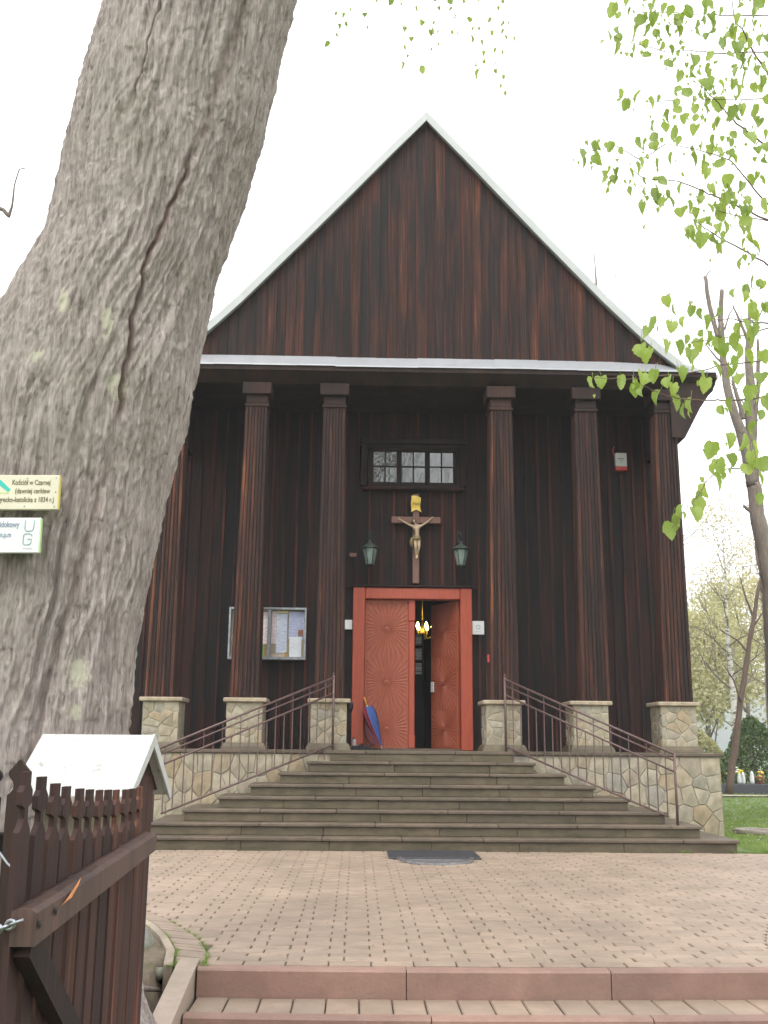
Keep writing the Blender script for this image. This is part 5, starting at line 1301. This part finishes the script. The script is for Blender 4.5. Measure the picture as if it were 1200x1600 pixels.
for k, (x, y, h, lab) in enumerate([(17.5,66,8.5,'hazy green tree filling the gap behind the birch'),(23.5,70,9.5,'hazy green tree behind the right evergreen shrub'),(28.5,76,12,'hazy broad tree at the far right background'),(21,84,11,'farthest hazy tree between the birch and the leaning trunk')]):
    tree('distant_tree', (x,y,-.6), h, lab, 20+k, 'grey_bark', 'palegreen', r0=.2, nfol=11000, fs=.22, spread=.42, group='far trees beyond the graves', fspread=.8, first=.12)
tree('bare_tree', (14.9,60,0), 32.5, 'leafless treetop rising just above the right roof slope', 14, 'grey_bark', None, r0=.38, spread=.20, levels=4)
# leaning slim trunk rooted behind the grave
sl = empty('leaning_tree', at(1140,1236,29.5), label='slim leaning bare tree rooted behind the grave candles', cat='tree')
limb([at(1139,1240,29.5),at(1148,1165,29.5),at(1158,1095,29.4),at(1169,1020,29.3),at(1177,965,29.2),at(1187,912,29.1),at(1200,860,29)], [.105,.095,.082,.07,.06,.05,.025], MT['brown_bark'], 'trunk', sl, wob=.01)
for P in ([(1177,965),(1165,930),(1154,896)],[(1169,1020),(1150,1000),(1128,985)],[(1187,912),(1194,930),(1200,960)],[(1174,985),(1188,960),(1206,940)],[(1158,1095),(1146,1062),(1132,1040)]):
    limb([at(x, y, 29.3) for x, y in P], [.035,.025,.01], MT['brown_bark'], 'branch', sl, 6, .012, seed=P[0][0])
# tall pollarded tree at the right edge
bt = empty('pollarded_tree', (9.75,22,0), label='tall forked tree with cut bare limbs at the right edge beside the eaves', cat='tree')
BY = 22
def L_(px, rs, name='limb', mat='stub_bark', **k): limb([at(x, y, BY) for x, y in px], rs, MT[mat], name, bt, 10, .012, **k)
L_([(1224,1250),(1222,1150),(1217,1050),(1212,985),(1206,915),(1195,860),(1182,805),(1177,755)], [.30,.27,.25,.23,.20,.175,.16,.15], 'trunk', 'stub_bark')
L_([(1177,760),(1170,712),(1160,680),(1148,650),(1140,622),(1134,600),(1130,570),(1128,530),(1127,505)], [.15,.14,.125,.105,.095,.085,.075,.07,.065], seed=1)
L_([(1127,530),(1126,500),(1127,475),(1128,453)], [.065,.06,.052,.045], seed=2)
L_([(1122,528),(1114,500),(1108,480),(1104,455),(1101,432)], [.055,.055,.05,.048,.042], seed=3)
L_([(1101,434),(1107,426),(1113,420)], [.02,.014,.008], seed=4)
L_([(1177,760),(1176,720),(1174,680),(1172,640),(1172,600),(1170,565),(1171,520),(1170,480)], [.14,.13,.12,.11,.105,.08,.05,.025], seed=5)
L_([(1160,655),(1158,640),(1152,620),(1146,600),(1145,588)], [.06,.05,.045,.035,.02], seed=6); L_([(1147,592),(1153,582),(1155,578)], [.02,.015,.008], seed=7)
L_([(1178,700),(1181,650),(1184,600),(1186,560),(1184,530)], [.055,.05,.045,.04,.025], seed=8)
L_([(1172,545),(1164,520),(1152,490),(1145,475)], [.04,.035,.025,.012], seed=9); L_([(1134,572),(1120,560),(1108,545),(1101,535)], [.03,.022,.016,.010], seed=10)
L_([(1132,515),(1140,490),(1147,478)], [.022,.016,.010], seed=11); L_([(1180,510),(1190,485),(1200,470)], [.02,.015,.01], seed=12)
L_([(1176,800),(1168,795),(1162,790)], [.05,.04,.02], seed=13); L_([(1190,900),(1184,875),(1180,850)], [.04,.03,.012], seed=15)
for k in range(26):
    x0, y0 = rl.choice([(1170,790),(1176,740),(1172,640),(1185,600),(1171,500),(1150,610),(1190,880)]); x1, y1 = x0+rl.uniform(-35,35), y0+rl.uniform(-45,10)
    limb([at(x0,y0,BY), at((x0+x1)/2+rl.uniform(-5,5),(y0+y1)/2,BY), at(x1,y1,BY)], [.012,.008,.004], MT['stub_bark'], 'twig', bt, 4, .02, seed=k)
# crooked branch end reaching in at the left edge
lb = empty('bare_tree', (-9.6,14,0), label='crooked thin bare branch reaching in at the left edge of the sky', cat='tree')
limb([(-9.6,14,0),(-9.3,14,4),(-8.2,14,8.2),(-6.6,14,9.0),at(-20,318,14),at(5,328,14),at(13,338,14),at(18,322,14),at(22,290,14),at(30,264,14),at(42,262,14)], [.22,.18,.1,.06,.035,.03,.028,.018,.012,.010,.005], MT['grey_bark'], 'trunk', lb, 7, .004)

# ------------------------------------------------------------------ nearer linden whose twigs hang in from the right
nl_ = empty('linden_tree', (4.3,3.9,-.3), label='young linden outside the right edge, its drooping leafy twigs hanging across the sky', cat='tree')
limb([(4.3,3.9,-.35),(4.3,3.9,1.4),(4.15,3.9,3.2),(4.0,3.95,5.2),(3.8,4,7)], [.20,.16,.13,.09,.05], MT['grey_bark'], 'trunk', nl_)
TW = [([(1137,-30),(1148,28),(1162,50),(1174,75),(1193,106),(1215,130)],3.9,.004),([(1084,125),(1106,145),(1124,162),(1140,181),(1152,194),(1193,225),(1220,245)],3.7,.0035),
 ([(1040,225),(1077,231),(1115,241),(1140,250),(1165,278),(1193,312),(1220,340)],3.6,.003),([(1006,278),(1034,281),(1059,283),(1090,295),(1121,308),(1156,325),(1215,350)],3.5,.003),
 ([(1040,81),(1070,79),(1100,80),(1120,84),(1215,80)],3.8,.0025),([(1059,19),(1090,22),(1137,24),(1215,24)],3.8,.0025),([(1059,156),(1127,155),(1215,155)],3.6,.002),
 ([(1093,327),(1121,330),(1152,337),(1215,347)],3.6,.002),([(1084,344),(1106,359),(1131,375),(1168,394),(1215,425)],3.5,.003),([(927,590),(975,593),(1026,588),(1068,585),(1110,576),(1128,570),(1215,562)],3.3,.0022),
 ([(1008,604),(1032,615),(1056,622),(1098,626),(1128,626),(1215,620)],3.3,.0026),([(1101,498),(1140,498),(1164,503),(1215,508)],3.4,.0024),([(1070,534),(1110,532),(1170,522),(1215,508)],3.4,.0024),
 ([(1050,825),(1072,795),(1090,775),(1105,750),(1122,735),(1165,730),(1215,735)],3.2,.002),([(900,232),(925,236),(960,226),(1000,250),(1040,225)],3.5,.0018),([(950,285),(985,265),(1006,278)],3.5,.0016),([(960,150),(1020,160),(1059,156)],3.6,.0016),([(955,15),(1010,20),(1059,19)],3.8,.0016),([(945,55),(1000,70),(1040,81)],3.8,.0016)]
TP = []
for px, Y, r_ in TW:
    a = polyline_twig(px, Y, Y+.15, r_*.45, r_*1.3, nl_, MT['twig'])
    for (x, y) in px: TP.append((x, y, Y))
    e = a[-1]
    if px[-1][0] >= 1200: limb([e, Vector((2.8, 3.95, e.z*.75+1.6)), (4.1,3.92,max(2.2, e.z*.8+.6))], [r_*1.3,.009,.02], MT['twig'], 'branch', nl_, 6, .004, seed=int(Y*10))
C8 = [(455,10),(522,8),(380,45),(397,90),(467,65),(550,45),(550,90),(597,15),(620,45),(588,95),(525,100),(483,125),(480,165),(505,130),(660,60),(695,95),(690,130),(740,70),(735,95),(760,50),(352,185),(408,155),(393,200),(393,240),(538,158),(600,175),(612,200),(620,235),(660,155),(695,155),(723,215),(477,255),(528,230),(547,280),(655,262),(712,270),(658,328),(780,305),(850,25),(880,30),(865,15),(795,130),(805,165),(860,105),(870,150),(855,190),(830,80),(915,60),(1005,30),(1080,60),(1100,20),(1075,85),(1130,15),(980,110),(985,150),(1030,120),(1075,145),(1120,200),(1140,205),(930,215),(940,240),(965,285),(970,180),(1000,240),(1035,190),(1050,220),(1145,290),(860,280),(875,295),(1010,295),(1040,300),(1030,335),(1000,360),(1075,300),(1020,330),(1120,360),(1140,345),(705,385),(770,370),(808,370),(860,345),(870,370),(698,455),(748,468),(800,430),(850,420),(870,430),(905,440),(840,480),(845,510),(820,470),(885,465),(910,515),(980,420),(995,455),(1040,400),(1080,440),(1105,450),(1120,410),(405,478),(450,520),(512,488),(553,522),(600,500),(685,525),(700,555),(775,510),(790,545),(835,555),(990,560),(1000,590),(1020,550),(970,560),(1090,550),(1085,585),(1135,510),(660,580),(725,595),(787,598),(1110,620),(1075,620),(580,640),(650,645),(685,665),(795,655),(885,635),(915,620),(990,680),(1045,700),(1040,670),(512,710),(545,735),(590,690),(580,735),(692,715),(883,700),(970,715),(780,750),(915,760),(925,790),(908,820),(965,770),(970,810),(1095,760),(1145,740),(1130,680),(210,770),(220,810),(270,738),(300,745),(285,800),(373,735),(420,755),(675,790),(605,820),(765,805),(825,800),(830,840),(850,865),(880,755),(1140,810),(1100,885),(1110,920),(350,860),(322,885),(325,910),(378,905),(408,865),(460,875),(490,840),(505,820),(945,900),(985,910),(1025,935),(1050,910),(620,905),(722,940),(538,910),(538,960),(525,1045),(472,965),(590,970),(620,1000),(655,1010),(655,975),(610,1020),(865,945),(880,965),(815,975),(810,1005),(940,960),(935,990),(985,990),(975,1030),(925,1040),(1030,1015),(1050,1055),(1020,1055),(750,1030),(718,1065),(850,1050),(880,1055),(800,1065),(910,1080),(1140,1020),(855,1105),(795,1120),(820,1155),(830,1195),(790,1190),(755,1160),(740,1195),(900,1150),(880,1200),(910,1200),(915,1245),(930,1140),(1000,1110),(1040,1110),(1060,1150),(1010,1160),(1065,1195),(1040,1225),(1075,1250),(1060,1295),(1025,1320),(1100,1420),(1125,1430),(1080,1415),(985,1470),(1030,1490),(1040,1450),(640,1505),(680,1550),(775,1550),(825,1570),(900,1570),(1070,1540),(1075,1575),(1140,1540)]
C1 = [(698,210),(768,185),(868,180),(595,190),(550,235),(658,300),(722,310),(768,278),(540,330),(585,355),(845,300),(860,245),(885,260),(955,300),(975,320),(940,290),(1040,275),(1060,220),(1065,200),(1040,335),(800,360),(795,410),(1085,365),(1130,245),(1120,220),(1115,110),(1185,110),(1170,360),(735,455),(910,420),(990,440),(1005,405),(865,465),(880,500),(1060,480),(285,500),(330,495),(430,490),(500,500),(510,530),(545,480),(550,550),(612,465),(638,570),(680,500),(705,535),(710,600),(765,645),(800,610),(955,645),(1010,610),(1105,540),(1190,590),(1150,670),(1165,480),(988,800),(912,840),(1070,800),(1120,840),(1140,740),(995,900),(930,950),(920,1000),(940,930),(1090,950),(1160,920),(1150,1000),(1115,890),(865,1050),(840,1090),(830,1130),(815,1180),(755,1170),(745,1210),(705,1230),(700,1260),(1140,1110),(1185,600),(1100,630)]
LP = [(840+x*.3125, y*.3125, .8+.35*rl.random()) for x, y in C8]+[(840+x*.3, 450+y*.3, 1.05+.3*rl.random()) for x, y in C1]
segs = []
for px, Y, r_ in TW:
    for (xa, ya), (xb2, yb) in zip(px, px[1:]):
        for q in range(8): segs.append((xa+(xb2-xa)*q/8, ya+(yb-ya)*q/8, Y+.07))
stalks = MB(); ends = []
for x, y, s in LP:
    c = min(segs+ends, key=lambda g: (x-g[0])**2+(y-14-g[1])**2); d = math.hypot(x-c[0], y-14-c[1])
    if 3 < d < 70:
        a = at(c[0], c[1], c[2]); b = at(x, y-12, c[2]); mid = (a+b)/2+Vector((0,0,.012*d/20)); stalks.tube([a, mid, b], [.0011,.0009,.0006], 3, cap=False); ends.append((x, y-12, c[2]))
o = stalks.build('twiglets', MT['twig'], nl_); o.location = -Vector(nl_.location); o['kind'] = 'stuff'
for x, y, s in LP:
    _, Y = min(((x-a)**2+(y-b)**2, Y_2) for a, b, Y_2 in TP)
    put_leaf(at(x, y-9*s, Y+rl.uniform(-.06,.1)), .053*s*(Y/3.5), nl_, rl)

# ------------------------------------------------------------------ rain mist in the air
m = bpy.data.materials.new('rain mist'); m.use_nodes = True; t = m.node_tree; t.nodes.clear()
pv = t.nodes.new('ShaderNodeVolumePrincipled'); ou = t.nodes.new('ShaderNodeOutputMaterial'); t.links.new(pv.outputs[0], ou.inputs['Volume'])
pv.inputs['Color'].default_value = (.93,.95,.97,1); pv.inputs['Density'].default_value = .0011
hz = MB().box(-950,950,-350,1450,-12,115).build('haze', m); tag(hz, kind='stuff')

lit = MB(); rq = random.Random(21)
for k in range(46):
    y = 7.2+6.8*rq.random()**1.3; x = rq.uniform(-.33*y, .40*y)
    if not inside(x, y, field_poly): continue
    a = rq.uniform(0, 2*PI); l = rq.uniform(.010,.026); w = l*rq.uniform(.2,.5); c_, s_ = math.cos(a), math.sin(a)
    lit.add([(x-c_*l,y-s_*l,.005),(x+s_*w,y-c_*w,.008),(x+c_*l,y+s_*l,.006),(x-s_*w,y+c_*w,.011)], [(0,1,2,3)])
tag(lit.build('leaf_litter', mat_simple('wet brown litter', (.09,.06,.04), .8, .4, 30)), 'scattered bits of wet brown litter on the paving', 'litter', kind='stuff')

# smaller half opened leaves filling the sprays
xl = MB(); rr2 = random.Random(31); proto = [m_.copy() for m_ in lmesh[:4]]
PV = [[v_.co.copy() for v_ in m_.vertices] for m_ in proto]; PF = [[tuple(p_.vertices) for p_ in m_.polygons] for m_ in proto]
for x, y, sc1 in LP:
    for q in range(1 if y > 440 else 2):
        if rr2.random() < .35: continue
        c = min(segs, key=lambda g: (x-g[0])**2+(y-g[1])**2); k = rr2.randrange(4); p = at(x+rr2.gauss(0,9), y+rr2.gauss(0,10), c[2]+rr2.uniform(-.05,.1)); z = rr2.uniform(.014,.028)
        R3 = Matrix.Rotation(rr2.uniform(-PI,PI), 3, 'Z') @ Matrix.Rotation(rr2.uniform(-.5,.5), 3, 'X')
        xl.add([p+(R3 @ v_)*z for v_ in PV[k]], PF[k], True)
for m_ in proto: bpy.data.meshes.remove(m_)
o = xl.build('small_leaves', MT['leaf'], nl_); o.location = -Vector(nl_.location); o['kind'] = 'stuff'
